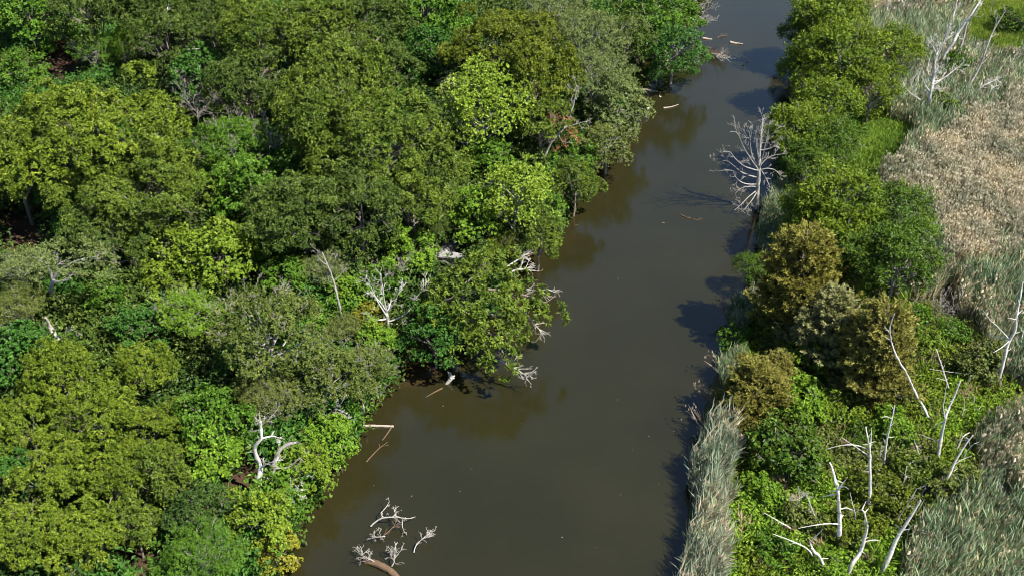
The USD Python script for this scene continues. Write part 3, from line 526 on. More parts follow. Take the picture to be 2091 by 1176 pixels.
DEAD = '''
dead_tree|white dead tree with a spreading crown above the red mud cove|0.20|B|9|.3|794,695 792,665 790,645 797,620;790,645 768,610 750,570;789,640 783,600 778,562;796,638 810,608 822,578;795,655 832,638 852,605 870,588;791,652 768,652 752,640;792,640 775,615 762,602;800,655 825,660 845,650
dead_tree|slender pale tree with a dead top left of the white dead tree|.13|P|5|.4|705,690 692,620 680,570 668,540 657,515;672,548 690,525;668,540 658,535 648,520;680,575 697,560 702,540
dead_tree|thin white dead tree between the slender pale tree and the white dead one|0.08|B|6|.2|726,622 734,602 742,585 744,560;734,600 726,585 722,570
dead_tree|twin gnarled white trunks twisting over the lower left shore|0.23|B|7|.3|516,1018 528,988 531,950 520,915 535,893 532,862;531,955 550,945 572,940;535,893 558,890 570,897;532,960 548,975 556,962
dead_tree|thick pale leaning trunk with peeling bark behind the twin gnarled trunks|.24|P|4|.4|548,1005 556,960 566,925 582,908 604,902;556,955 585,955 612,935 622,945;552,985 580,985 598,955
dead_tree|fan of white dead branches above the yellow-green shore tree|0.13|B|8|-.3|530,1015 535,1012 545,1008;540,1008 570,995 612,974;535,1015 570,1020 608,1027;540,1018 560,1038 572,1060;545,1012 585,1022 600,1005 607,992;530,1012 512,1022 505,1035
dead_tree|white forked branch reaching toward the water at lower left|0.14|B|8|.2|620,872 624,856 634,845 664,846;664,846 690,842 704,848;622,858 630,832 642,812;664,846 688,832 700,818;630,850 652,852 668,850
dead_tree|pale crooked trunk leaning out from the shore by the floating log|.14|P|1|.1|728,860 739,848 741,830 738,815
dead_tree|gnarled pale dead trunk standing over the dark hollow at left|.30|W|5|.3|142,735 128,708 116,690 102,668 92,648;120,698 132,682 145,668;118,695 140,700 156,700;110,680 90,672 74,664;122,700 108,712 98,708
dead_tree|broken white twin snag under the bright lime tree|0.11|B|4|.1|1053,338 1051,318 1050,304;1053,330 1066,318 1084,302;1052,328 1030,316 988,315
dead_tree|small bare grey branch standing right of the tall leafy column|.06|G|3|.1|352,896 345,885 340,872;345,885 336,880
dead_tree|big pale grey dead tree with drooping twigs on the right shore|.21|W|8|.5|1546,428 1547,395 1550,360 1551,320 1553,285 1557,243;1546,375 1522,376 1502,362 1494,349 1474,349;1548,360 1515,352 1500,340 1482,328 1467,333;1546,352 1520,340 1502,325 1489,310 1477,311;1547,348 1527,315 1515,293 1505,272 1490,270;1548,340 1534,310 1533,282 1536,255 1528,246;1550,347 1561,300 1567,276 1569,254;1551,340 1571,321 1597,315;1547,390 1530,401 1515,416 1499,430;1547,380 1520,382 1502,394;1549,345 1566,368 1572,382;1550,352 1575,345 1592,358;1549,330 1545,300 1543,270;1547,392 1535,410 1516,432;1551,310 1580,300 1590,285
dead_tree|tall white birch snag cut by the right edge of the picture|.15|B|0|.3|2034,790 2046,749 2055,716 2060,698 2071,678 2076,640 2088,578;2058,695 2035,686 2011,681;2057,690 2040,670 2022,652 2005,629;2062,695 2045,710 2028,720;2074,642 2088,632;2072,655 2058,648
dead_tree|second white birch trunk beside the tall snag at the right edge|.12|B|0|.2|2073,750 2078,728 2083,703 2092,668;2084,700 2074,690 2062,697
dead_tree|curved birch snag bending left over the olive brown cedar|.10|B|0|-.8|1906,868 1889,838 1869,802 1851,764 1828,722 1818,690 1818,660 1825,642;1819,680 1806,665;1820,692 1805,686
dead_tree|short white birch stub leaning left above the forked snag|.08|B|0|0|1946,808 1932,777 1922,744 1911,709;1932,780 1912,771
dead_tree|tall forked white birch snag in the middle of the lower right thicket|.14|B|0|.3|1911,950 1916,925 1923,888 1932,852 1943,822 1960,779;1932,855 1927,828 1931,800 1937,770;1926,862 1910,868 1900,878;1920,905 1900,895 1876,885
dead_tree|white snag with a bent top left of the tall forked snag|.10|B|0|.1|1803,966 1807,930 1813,890 1822,856 1828,828;1822,858 1810,850 1800,852;1816,875 1827,862
dead_tree|short thin white stub beside the snag with the bent top|.05|B|0|0|1795,952 1797,930 1800,910
dead_tree|tall straight white snag with a forked tip and long left branch|.13|B|0|.2|1771,1058 1775,1010 1777,970 1777,930 1773,895 1768,870;1777,915 1779,890 1780,872;1775,935 1748,912 1718,892;1760,920 1725,908 1688,916;1776,945 1765,960
dead_tree|thick white snag bristling with broken stubs|.17|B|0|.1|1712,1122 1714,1085 1714,1045 1711,1000 1702,965 1694,944;1711,1000 1722,985 1731,973;1708,998 1692,1003;1711,1010 1690,1012 1674,1018;1714,1040 1732,1036 1742,1041;1714,1068 1680,1070 1632,1078;1711,1000 1725,993 1733,998
dead_tree|wavy white snag rising from the bottom edge|.15|B|0|.3|1727,1182 1737,1155 1758,1122 1769,1082 1766,1055 1760,1038;1766,1110 1785,1102 1798,1105;1767,1068 1776,1064
dead_tree|long leaning white birch trunk at the bottom edge beside the reeds|.18|B|0|.6|1790,1186 1814,1138 1830,1099 1854,1060 1877,1022;1836,1085 1830,1072
dead_tree|thin white snag behind the long leaning birch trunk|.07|B|0|.2|1870,1030 1884,1005 1893,988
dead_tree|white trunk leaning left at the bottom edge with a hooked branch|.16|B|0|.3|1702,1182 1679,1145 1663,1123 1654,1106;1656,1108 1665,1095 1680,1080
dead_tree|grey snag with a drooping bundle of twigs at its top|.07|W|5|.2|1675,1085 1662,1050 1652,1022 1644,1005;1644,1007 1632,1025 1615,1050;1645,1010 1628,1020 1612,1018
dead_tree|slim white branch slanting left above the bottom shrubs|.06|B|0|-.3|1644,1104 1615,1078 1585,1060 1560,1046
dead_tree|white branch curving left at the foot of the bottom shrubs|.07|B|0|-.2|1668,1160 1657,1130 1635,1112 1605,1100 1578,1090
dead_tree|long slanting white snag at the edge of the reeds|.13|B|0|.4|1903,1022 1918,1000 1935,975 1950,942 1986,889;1948,945 1965,938 1985,930;1940,965 1955,955
dead_tree|snag with a hooked top behind the long slanting one|.09|B|0|.2|1944,932 1955,912 1967,890 1980,882;1967,892 1962,882
dead_tree|short curved white stub among the dark olive bushes|.09|B|0|0|1865,990 1861,965 1855,944
dead_tree|thin leaning stub right of the bent-topped snag|.06|B|0|0|1884,950 1877,925 1868,903
dead_tree|short hooked white stub beside the upper reeds|.09|B|0|.1|1979,846 1987,828 1988,806
dead_tree|small slanting white stub just below the hooked one|.07|B|0|.1|1982,858 1990,846 1999,835
dead_tree|low white stub with a broken arm reaching left across the bushes|.07|B|0|.2|1983,798 1981,780 1977,763;1978,764 1945,760 1897,753
dead_tree|tall pale dead tree with many forks at the edge of the marsh|0.25|B|8|.3|1896,255 1897,225 1899,195 1906,160 1909,125 1915,106;1894,213 1880,205 1865,195 1845,175;1898,192 1890,175 1884,160;1909,125 1922,98 1938,58;1914,108 1928,85 1945,74;1905,172 1930,158 1971,124;1904,165 1895,140 1900,118;1903,180 1925,182;1912,110 1905,95 1895,82;1894,215 1885,222 1875,225;1908,150 1925,140 1935,128
dead_tree|pale second trunk close beside the many-forked dead tree|0.19|B|6|.2|1908,228 1905,200 1905,178 1907,160 1912,140;1906,170 1918,165 1928,150
dead_tree|tall curved white dead tree sweeping right at the top right|0.24|B|4|1.0|1914,170 1924,130 1933,106 1947,88 1958,66 1974,44 1990,22 2006,-4;1958,68 1960,80;1974,45 1985,35 2000,12
dead_tree|dark leaning dead trunk wrapped in ivy at the top right|.17|P|2|1.0|1948,160 1955,117 1968,78 1976,46 1985,25 2006,5;1966,82 1962,60;1976,48 1990,30
dead_tree|thin straight dead tree in the reeds behind the curved white one|0.14|B|4|.5|1929,80 1940,55 1948,28 1955,0 1960,-20;1948,26 1958,12 1966,5
dead_tree|short leaning dead stem right of the thin straight one|.08|W|1|.3|1942,74 1948,54 1961,26
dead_tree|long leaning dead trunk with a forked top in the reeds|.14|W|4|1.2|1949,222 1971,186 1988,160 2003,132 2015,98 2029,64 2040,45 2056,20;2029,64 2034,45 2038,28;2003,132 2015,122;1996,145 1985,125
dead_tree|thin dead trunk leaning right over the tan reeds|.09|P|3|1.0|2010,218 2025,194 2046,159 2060,135 2076,110;2048,155 2060,148 2073,140
dead_tree|fallen grey dead crown spreading right at the foot of the dead trees|0.12|B|11|.2|1946,232 1965,212 1984,197 2006,177 2036,164;1960,218 1990,208 2010,205;1965,215 1985,222;1984,197 2010,192 2030,178;1955,222 1975,200 1985,185
dead_tree|twin short dead trunks at the edge of the sunny clearing|0.14|B|5|.2|1833,233 1835,215 1838,198 1848,172;1836,230 1845,208 1855,190 1864,168 1870,156;1838,200 1828,185
dead_tree|dead tree with two leaning stems at the top edge|0.18|B|5|.3|1843,58 1844,40 1844,22 1842,-6;1845,56 1853,36 1857,18 1866,-2
dead_tree|twiggy pale dead tree at the top edge above the golden locusts|0.15|B|10|.3|1804,58 1808,40 1811,20 1813,-4;1808,42 1795,30;1810,32 1822,22
dead_tree|leaning dead trunk at the top edge among green reeds|.12|P|1|.5|1903,42 1909,22 1918,-4
dead_tree|small white dead branch standing over the water beside the locusts|.07|W|3|.1|1613,118 1614,95 1615,70;1613,110 1604,92 1597,80;1614,100 1624,92
dead_tree|slim white stem left of the tall curved dead tree|0.09|B|6|.4|1921,150 1924,118 1926,90 1932,62;1925,100 1915,82 1912,70;1926,90 1938,70
dead_tree|bare white sapling in the reeds right of the twin trunks|0.07|B|7|.2|1862,215 1866,190 1872,165 1880,146;1868,185 1858,170
dead_tree|pale forked stem in the reeds between the curved and the forked-topped dead trees|.07|P|4|.5|1985,170 1996,138 2006,108 2012,84;2000,128 2016,108
dead_tree|thin bare stem at the top edge right of the leaning dead trunk|.06|P|3|.3|1934,40 1940,20 1944,-6
dead_tree|thin white stem at the far right above the tan reeds|0.07|B|6|.4|2074,150 2080,122 2090,92;2078,130 2066,108
dead_tree|bleached leaning stem behind the sunny clearing|0.09|B|6|.2|1872,240 1882,214 1896,186 1912,170;1884,210 1872,196
dead_tree|thin white stem between the thick bristling snag and the wavy one|.05|B|0|.1|1740,1100 1745,1065 1742,1030 1736,1005
dead_tree|slender white stem left of the hooked stub|.05|B|0|.2|1958,870 1966,842 1970,812
dead_tree|fine white stem behind the short curved stub|.05|B|0|.2|1838,1010 1846,980 1850,952;1846,980 1856,968
dead_tree|slanting thin grey stem left of the long leaning birch trunk|.05|W|2|.2|1815,1092 1838,1052 1858,1022 1871,998
dead_tree|thin white stem near the top of the long slanting snag|.05|B|0|.2|1960,960 1972,925 1990,905
dead_tree|small bare stem above the big rounded dark green shrub|.05|W|4|.1|1622,862 1618,838 1610,815;1618,838 1628,822
dead_tree|thin grey dead stem near the yellow grass at the top right|.08|P|1|.4|2020,35 2024,18 2029,-2
'''
for s in DEAD.strip().splitlines(): dead_tree(s)
t, b = dead_tree('dead_tree|pale dying tree with clumps of rusty brown leaves in mid forest|.16|W|6|.6|1106,358 1112,325 1122,298 1140,275 1155,258 1166,232 1174,205 1180,175;1152,262 1175,254 1203,246;1125,296 1118,270 1130,240;1140,275 1150,290 1168,292;1108,345 1130,330 1150,310;1166,232 1158,215')
rng = np.random.default_rng(5); cl = [(1133, 232, .5), (1142, 245, .6), (1150, 262, .6), (1160, 280, .55), (1140, 292, .45), (1128, 250, .5), (1150, 238, .4)]
cent = np.array([at_y(u, v, b[1] + .6) - b for u, v, r in cl]); (v, f), tn = lobed(cent, np.array([c[2] for c in cl]) * 1.5, .8, 11, 7, .2, .09, 1.1, .4, rng, cent - cent.mean(0)); add_mesh('rusty_leaves', v, f, L['rust'], str(t.GetPath()), tint=tn)
def bare_bush(u, v, r, z, label, wood=GREYTWIG, stems=9, name='bare_bush', squash=1.0, lev=3):
    rng = np.random.default_rng(sum(map(ord, label))); p = on_ground(u, v) if z is None else at_z(u, v, z); h = r / pix(p)[2]; t = thing(name, label, 'dead bush', p)
    for i in range(stems):
        a = i * 2.4; pl = Pile(); sprout(pl, rng.normal(0, .12, 3) * [1, 1, 0] - [0, 0, .2], [math.cos(a) * .8, math.sin(a) * .8, 1.0 * squash], h * rng.uniform(.9, 1.4), .03, lev, rng, spread=.6, kids=(3, 5), up=.12 * squash, minr=.008); add_mesh('stem', *pl.get(), wood, str(t.GetPath()))
    return t
bare_bush(377, 190, 38, 6.0, 'grey leafless thicket of fine twigs below the blue-green flat crown')
bare_bush(402, 232, 48, 6.0, 'taller grey leafless bush right of the fine-twigged thicket')
bare_bush(472, 232, 50, 6.0, 'spreading grey leafless crown left of the central oak')
bare_bush(555, 300, 46, 6.0, 'thin grey leafless treetop above the fresh green maple')
bare_bush(1913, 648, 52, None, 'bare tan-grey bush with arching stems beside the green reeds')
bare_bush(1962, 640, 44, None, 'bare grey bush right of the arching-stemmed one')
bare_bush(1905, 690, 30, None, 'low tangle of brown twigs below the two bare bushes', TAN)
bare_bush(1690, 870, 26, None, 'small bare twig bush in the bright ground cover')
bare_bush(805, 560, 40, 3.5, 'grey leafless bush behind the white dead tree', squash=.8)
t, b = dead_tree('fallen_tree|big bare fallen crown reaching over the river at the top edge|.22|P|10|.3|1330,62 1352,48 1380,30 1402,18 1420,2;1380,30 1410,28 1435,24 1458,14;1375,34 1405,38 1425,42 1448,40;1402,18 1425,12 1450,4;1365,42 1345,25 1350,0;1352,48 1362,20 1378,-4;1345,52 1320,68;1395,22 1420,30 1440,46')

# ------------------------------------------------------------------ reeds, ground cover, undergrowth
def tuft(rng, n, rad, h, leaf_n, leaf_l, leaf_w, plume, cols, lean=(0.12, .05), plume_l=.30, plume_w=.13):
    V, F, C, k = [], [], [], 0
    def kites(base, d, ln, wd, col, nn=None):
        nonlocal k
        n_ = len(base); sd = nrm(np.cross(d, rng.normal(0, 1, (n_, 3)))); ln, wd = ln[:, None], wd[:, None]; up = np.cross(sd, d)
        v = np.stack([base, base + d * ln * .45 + sd * wd * .5, base + d * ln + up * ln * -.12, base + d * ln * .45 - sd * wd * .5], 1).reshape(-1, 3); i = k + np.arange(n_) * 4
        V.append(v); F.append(np.stack([np.stack([i, i + 1, i + 2], 1), np.stack([i, i + 2, i + 3], 1)], 1).reshape(-1, 3)); C.append(np.repeat(col, 4, 0)); k += n_ * 4
    a, r = rng.uniform(0, 6.28, n), rad * np.sqrt(rng.uniform(0, 1, n)); b = np.stack([r * np.cos(a), r * np.sin(a), np.zeros(n)], 1); d = nrm(np.array([lean[0], lean[1], 1.0]) + rng.normal(0, .13, (n, 3)) * [1, 1, 0]); hh = h * rng.uniform(.78, 1.12, n)
    pick = lambda key, m: np.array(cols[key])[rng.integers(0, len(cols[key]), m)] * rng.uniform(.75, 1.25, (m, 1))
    kites(b, d, hh, np.full(n, .03), pick('stalk', n))
    if leaf_n:
        m = n * leaf_n; j = np.repeat(np.arange(n), leaf_n); base = b[j] + d[j] * (hh[j] * rng.uniform(.15, .95, m))[:, None]; ld = nrm(np.stack([rng.normal(lean[0] * 2.2, .38, m), rng.normal(lean[1] * 2.2, .38, m), rng.uniform(.45, 1.3, m)], 1)); kites(base, ld, leaf_l * rng.uniform(.6, 1.2, m), leaf_w * rng.uniform(.7, 1.2, m), pick('leaf', m))
    if plume > 0:
        w = np.nonzero(rng.uniform(0, 1, n) < plume)[0]; j = np.repeat(w, 4); m = len(j); ld = nrm(d[j] + [.35, .15, 0] + rng.normal(0, .28, (m, 3))); kites(b[j] + d[j] * hh[j][:, None] * .97, ld, plume_l * rng.uniform(.7, 1.2, m), plume_w * rng.uniform(.7, 1.2, m), pick('plume', m))
    return np.vstack(V), np.vstack(F), np.vstack(C)
REEDC = dict(stalk=[(.30, .25, .15), (.22, .22, .12), (.38, .32, .20)], leaf=[(.165, .245, .120), (.225, .305, .170), (.31, .375, .24), (.105, .18, .080), (.42, .40, .25)], plume=[(.43, .36, .25), (.50, .43, .31), (.36, .30, .20), (.30, .27, .17)])
TANC = dict(stalk=[(.34, .28, .18), (.26, .23, .14)], leaf=[(.40, .35, .23), (.30, .31, .17), (.48, .41, .27), (.20, .25, .12)], plume=[(.56, .495, .37), (.64, .57, .43), (.48, .43, .32), (.40, .36, .26)])
GREYC = dict(stalk=[(.36, .29, .20), (.28, .25, .16)], leaf=[(.30, .38, .26), (.39, .44, .31), (.48, .50, .37), (.58, .49, .36), (.20, .27, .17)], plume=[(.45, .34, .26)])
GRASSC = dict(stalk=[(.09, .17, .02), (.14, .21, .03)], leaf=[(.13, .24, .025), (.19, .30, .03), (.25, .33, .05), (.10, .19, .02)], plume=[(.3, .3, .1)])
YGRASS = dict(stalk=[(.20, .25, .04)], leaf=[(.20, .27, .04), (.26, .32, .05), (.15, .22, .03)], plume=[(.4, .38, .2)])
DRYC = dict(stalk=[(.42, .33, .22)], leaf=[(.42, .33, .23), (.34, .25, .16), (.50, .40, .29), (.26, .19, .12)], plume=[(.5, .4, .3)])
ZONE = {k: Polygon(v) for k, v in dict(
    tan=[(1800, 372), (1838, 335), (1900, 285), (1960, 265), (2010, 225), (2120, 180), (2120, 505), (2060, 528), (1990, 535), (1930, 545), (1905, 470), (1870, 400), (1820, 395)],
    reeds=[(1740, -70), (2000, -70), (2010, 30), (1985, 70), (1990, 100), (2120, 90), (2120, 810), (2040, 850), (1990, 870), (2000, 960), (1960, 1010), (1900, 1040), (1860, 1110), (1840, 1230), (2200, 1230), (2200, -70)],
    upper=[(1740, -70), (2250, -70), (2250, 260), (1960, 275), (1905, 260), (1890, 300), (1840, 345), (1835, 300), (1870, 240), (1760, 200), (1750, 60)],
    mid=[(1880, 300), (2200, 240), (2200, 790), (2075, 765), (2010, 690), (1990, 640), (1930, 560), (1900, 590), (1860, 600), (1845, 480), (1800, 400), (1840, 330)],
    low=[(2200, 790), (2040, 845), (1995, 865), (2005, 955), (1965, 1010), (1905, 1040), (1862, 1100), (1835, 1240), (2250, 1240)],
    strip=[(1392, 1240), (1394, 1176), (1402, 1080), (1418, 960), (1430, 885), (1452, 850), (1478, 868), (1484, 940), (1476, 1010), (1466, 1090), (1460, 1176), (1456, 1240)],
    shore=[(1488, 655), (1500, 612), (1535, 605), (1540, 650), (1520, 680)], shore3=[(1468, 790), (1480, 725), (1518, 715), (1512, 775)],
    shore2=[(1545, 445), (1560, 420), (1600, 370), (1620, 400), (1600, 440), (1580, 520), (1555, 520)],
    cover=[(1505, 860), (1482, 950), (1476, 1010), (1466, 1090), (1458, 1240), (1850, 1240), (1870, 1095), (1900, 1045), (1965, 1000), (2010, 950), (1990, 870), (2040, 840), (2080, 770), (2010, 690), (1960, 650), (1880, 620), (1840, 590), (1750, 600), (1690, 640), (1560, 620), (1500, 740)],
    bankstrip=[(1640, -60), (1760, -60), (1770, 210), (1900, 260), (1840, 300), (1780, 380), (1900, 560), (1700, 640), (1540, 560), (1570, 460), (1600, 360), (1625, 250), (1625, 100)],
    clearing=[(1745, 300), (1765, 255), (1800, 235), (1868, 245), (1872, 268), (1845, 292), (1838, 330), (1800, 352), (1760, 352), (1735, 340)],
    yellow=[(1960, 85), (1968, 30), (2000, -60), (2250, -60), (2250, 98), (2060, 112), (2010, 105)], yellow2=[(2020, 180), (2130, 165), (2130, 190), (2040, 195)],
    dry=[(2020, 960), (2060, 965), (2080, 1010), (2040, 1030)], dry2=[(1640, 335), (1620, 400), (1640, 420), (1660, 410)], dry3=[(1950, 1000), (2000, 990), (2010, 1060), (1960, 1080)], dry4=[(1465, 990), (1500, 1000), (1490, 1130), (1470, 1130)]).items()}
def scatter(zone, step, rng, wob=14, top=.5):
    zones = [ZONE[z] for z in zone.split('+')]; out = []
    for Z_ in zones:
        us, vs = np.array(Z_.exterior.coords).T; c = np.array([at_z(u, v, .4) for u, v in zip(us, vs)]); lo, hi = c[:, :2].min(0) - 1, c[:, :2].max(0) + 1
        gx_, gy_ = np.meshgrid(np.arange(lo[0], hi[0], step), np.arange(lo[1], hi[1], step)); q = np.stack([gx_.ravel(), gy_.ravel()], 1); q += rng.uniform(-.5, .5, q.shape) * step
        P = np.column_stack([q, np.full(len(q), .4)]); u, v, _ = pix(P + [0, 0, top]); n1 = meshkit.noise(P * .6, 31) - .5; n2 = meshkit.noise(P * .6, 32) - .5
        out.append(q[contains_xy(Z_, u + n1 * 2 * wob, v + n2 * 2 * wob)])
    q = np.vstack(out); z = ground_z(q[:, 0], q[:, 1]); ok = z > -.12
    return np.column_stack([q, z])[ok]
def field(name, label, category, pts, protos, idx, rng, smin=.8, smax=1.2, turn=math.pi):
    pi = UsdGeom.PointInstancer.Define(stage, fresh('/World', name)); base = str(pi.GetPath()); paths = []
    for i, (v, f, m, kw) in enumerate(protos): paths.append(add_mesh('clump', v, f, m, base, **kw).GetPath())
    n = len(pts); pi.CreatePrototypesRel().SetTargets(paths); pi.CreateProtoIndicesAttr(Vt.IntArray.FromNumpy(np.asarray(idx, np.int32))); pi.CreatePositionsAttr(Vt.Vec3fArray.FromNumpy(pts.astype(np.float32)))
    a = rng.uniform(-turn, turn, n) / 2; pi.CreateOrientationsAttr(Vt.QuathArray([Gf.Quath(float(math.cos(x)), 0, 0, float(math.sin(x))) for x in a]))
    s = rng.uniform(smin, smax, n); pi.CreateScalesAttr(Vt.Vec3fArray.FromNumpy(np.stack([s, s, s * rng.uniform(.85, 1.15, n)], 1).astype(np.float32)))
    return tag(pi.GetPrim(), label, category, kind='stuff')
rng = np.random.default_rng(77)
def reed_protos(many, **kw): return [(v, f, VCOL, dict(tone=c)) for v, f, c in (tuft(rng, **kw) for _ in range(many))]
tan = scatter('tan', .42, rng, 26, 1.6); field('tan_reeds', 'dense pale tan reeds with feathery seed heads on the marsh', 'reeds', tan, reed_protos(4, n=20, rad=.36, h=2.1, leaf_n=3, leaf_l=.5, leaf_w=.035, plume=.9, plume_l=.21, plume_w=.07, cols=TANC), rng.integers(0, 4, len(tan)), rng, turn=.5)
gr = scatter('upper+mid+low', .46, rng, 14, 1.4)
u_, v_, _ = pix(gr + [0, 0, 1.5]); gr = gr[~(contains_xy(ZONE['tan'], u_, v_) & (rng.uniform(0, 1, len(gr)) < .93)) & ~contains_xy(ZONE['yellow'], u_, v_) & ~contains_xy(ZONE['clearing'], u_, v_) & ~contains_xy(ZONE['dry'], u_, v_)]
nz = meshkit.fbm(gr * .16, 3, 12); field('green_reeds', 'blue-green reeds filling the marsh around the tan patch', 'reeds', gr, reed_protos(4, n=12, rad=.36, h=2.0, leaf_n=6, leaf_l=.75, leaf_w=.055, plume=.06, cols=REEDC) + reed_protos(2, n=11, rad=.36, h=2.1, leaf_n=4, leaf_l=.65, leaf_w=.05, plume=.5, cols=REEDC), np.where(nz + rng.normal(0, .05, len(gr)) > .56, rng.integers(4, 6, len(gr)), rng.integers(0, 4, len(gr))), rng, turn=.7)
st = scatter('strip', .34, rng, 13, 1.2); field('grey_reeds', 'strip of pale grey-green reeds along the lower right shore', 'reeds', st, reed_protos(4, n=13, rad=.3, h=1.9, leaf_n=8, leaf_l=.8, leaf_w=.028, plume=.05, cols=GREYC, lean=(.22, .05)), rng.integers(0, 4, len(st)), rng, .55, 1.25, turn=.7)
sh = scatter('shore+shore3+shore2', .40, rng, 6); field('shore_reeds', 'dull green reeds at the water below the cedars and grey dead tree', 'reeds', sh, reed_protos(3, n=12, rad=.3, h=1.2, leaf_n=6, leaf_l=.6, leaf_w=.04, plume=.05, cols=REEDC, lean=(-.1, 0)), rng.integers(0, 3, len(sh)), rng)
def clump(rng, n, rad, h, ln, wd, k=3):
    p = np.stack([rng.normal(0, rad * .5, n), rng.normal(0, rad * .5, n), rng.uniform(.1, 1, n) ** .7 * h], 1); s = np.array([0, 0, 1.0]) + rng.normal(0, .35, (n, 3)) + p * [.5, .5, 0]; (v, f), t = leaves(p, s, k, ln, wd, 1.15, .05, rng, rng.uniform(.2, .8, n)); return v, f, t
def leaf_protos(names, **kw): return [(v, f, L[m], dict(tint=t)) for m in names for v, f, t in (clump(rng, **kw),)]
cv = scatter('cover', .40, rng); nz = meshkit.fbm(cv * .22, 3, 21); nz2 = meshkit.fbm(cv * .35, 3, 22)
kind_ = np.digitize(nz + rng.normal(0, .05, len(cv)), [.40, .50, .57, .66]); field('ground_cover', 'bright green and olive vines and weeds between reeds and cedars', 'ground cover', cv, leaf_protos(['green', 'bright', 'yellow_green', 'oak_gold', 'oak_grey'], n=30, rad=.55, h=.7, ln=.16, wd=.085) + reed_protos(2, n=9, rad=.3, h=.8, leaf_n=4, leaf_l=.5, leaf_w=.035, plume=0, cols=DRYC, lean=(.3, .1)) + reed_protos(1, n=10, rad=.3, h=.9, leaf_n=4, leaf_l=.6, leaf_w=.045, plume=0, cols=GRASSC), np.where(rng.uniform(0, 1, len(cv)) < .12, rng.integers(5, 8, len(cv)), np.array([1, 1, 2, 3, 4])[kind_]), rng, .7, 1.5)
cl = scatter('clearing+yellow+yellow2', .30, rng, 8); u_, v_, _ = pix(cl); far = contains_xy(ZONE['clearing'], u_, v_); field('grass', 'bright fresh grass in the clearing and yellowish grass at the top right', 'grass', cl, reed_protos(3, n=14, rad=.28, h=.45, leaf_n=4, leaf_l=.35, leaf_w=.06, plume=0, cols=GRASSC) + reed_protos(2, n=14, rad=.28, h=.5, leaf_n=4, leaf_l=.35, leaf_w=.06, plume=0, cols=YGRASS), np.where(far, rng.integers(0, 3, len(cl)), rng.integers(2, 5, len(cl))), rng)
dr = scatter('dry+dry2+dry3+dry4', .30, rng, 6); field('dry_grass', 'flattened dry tan grass in bare patches of the marsh', 'dry grass', dr, reed_protos(3, n=14, rad=.3, h=.35, leaf_n=5, leaf_l=.6, leaf_w=.05, plume=0, cols=DRYC, lean=(.8, .3)), rng.integers(0, 3, len(dr)), rng)
bs = scatter('bankstrip', .55, rng); u_, v_, _ = pix(bs + [0, 0, .5]); bs = bs[~contains_xy(ZONE['clearing'], u_, v_)]; field('bank_undergrowth', 'dark green undergrowth beneath the locusts on the marsh bank', 'undergrowth', bs, leaf_protos(['locust_dark', 'green', 'locust'], n=30, rad=.6, h=.8, ln=.2, wd=.1), np.clip(np.digitize(meshkit.fbm(bs * .2, 3, 8), [.52, .62]), 0, 2), rng, .8, 1.5)
qx, qy = np.meshgrid(np.arange(-75, 36, 1.0), np.arange(30, 185, 1.0)); q = np.stack([qx.ravel(), qy.ravel()], 1) + rng.uniform(-.5, .5, (qx.size, 2)); P = np.column_stack([q, ground_z(q[:, 0], q[:, 1])]); u_, v_, _ = pix(P + [0, 0, 1.0])
hole = np.zeros(len(P), bool)
for hu, hv, hr in ((325, 705, 46), (500, 965, 50), (310, 1150, 62), (115, 130, 55), (50, 470, 60), (850, 722, 26), (460, 1010, 30), (922, 522, 46)): hole |= np.hypot((u_ - hu), (v_ - hv)) < hr
dl = x_left(P[:, 1]) - P[:, 0]; ok = (dl > .25) & (u_ > -120) & (u_ < 1700) & (v_ > -120) & (v_ < 1290) & ~hole; P = P[ok]
yy = np.repeat(np.arange(30, 170, .45), 3); pb = np.stack([x_left(yy) - rng.uniform(-.45, 1.3, len(yy)), yy + rng.uniform(-.2, .2, len(yy)), yy * 0], 1); u_, v_, _ = pix(pb); pb = pb[(np.hypot(u_ - 850, v_ - 728) > 34) & (np.hypot(u_ - 920, v_ - 540) > 48) & (rng.uniform(0, 1, len(yy)) < .8)]; pb[:, 2] = np.maximum(ground_z(pb[:, 0], pb[:, 1]), .05) + .05
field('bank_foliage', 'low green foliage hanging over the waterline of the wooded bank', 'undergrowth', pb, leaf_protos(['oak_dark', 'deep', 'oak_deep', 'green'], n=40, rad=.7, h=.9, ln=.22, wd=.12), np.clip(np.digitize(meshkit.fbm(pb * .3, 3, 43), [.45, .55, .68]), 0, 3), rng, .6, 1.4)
field('undergrowth', 'dark leafy undergrowth covering the forest floor beneath the crowns', 'undergrowth', P, leaf_protos(['oak_deep', 'oak_dark', 'deep', 'green'], n=90, rad=.95, h=1.7, ln=.22, wd=.12), np.clip(np.digitize(meshkit.fbm(P * .15, 3, 41), [.44, .58, .68]), 0, 3), rng, .8, 1.5)

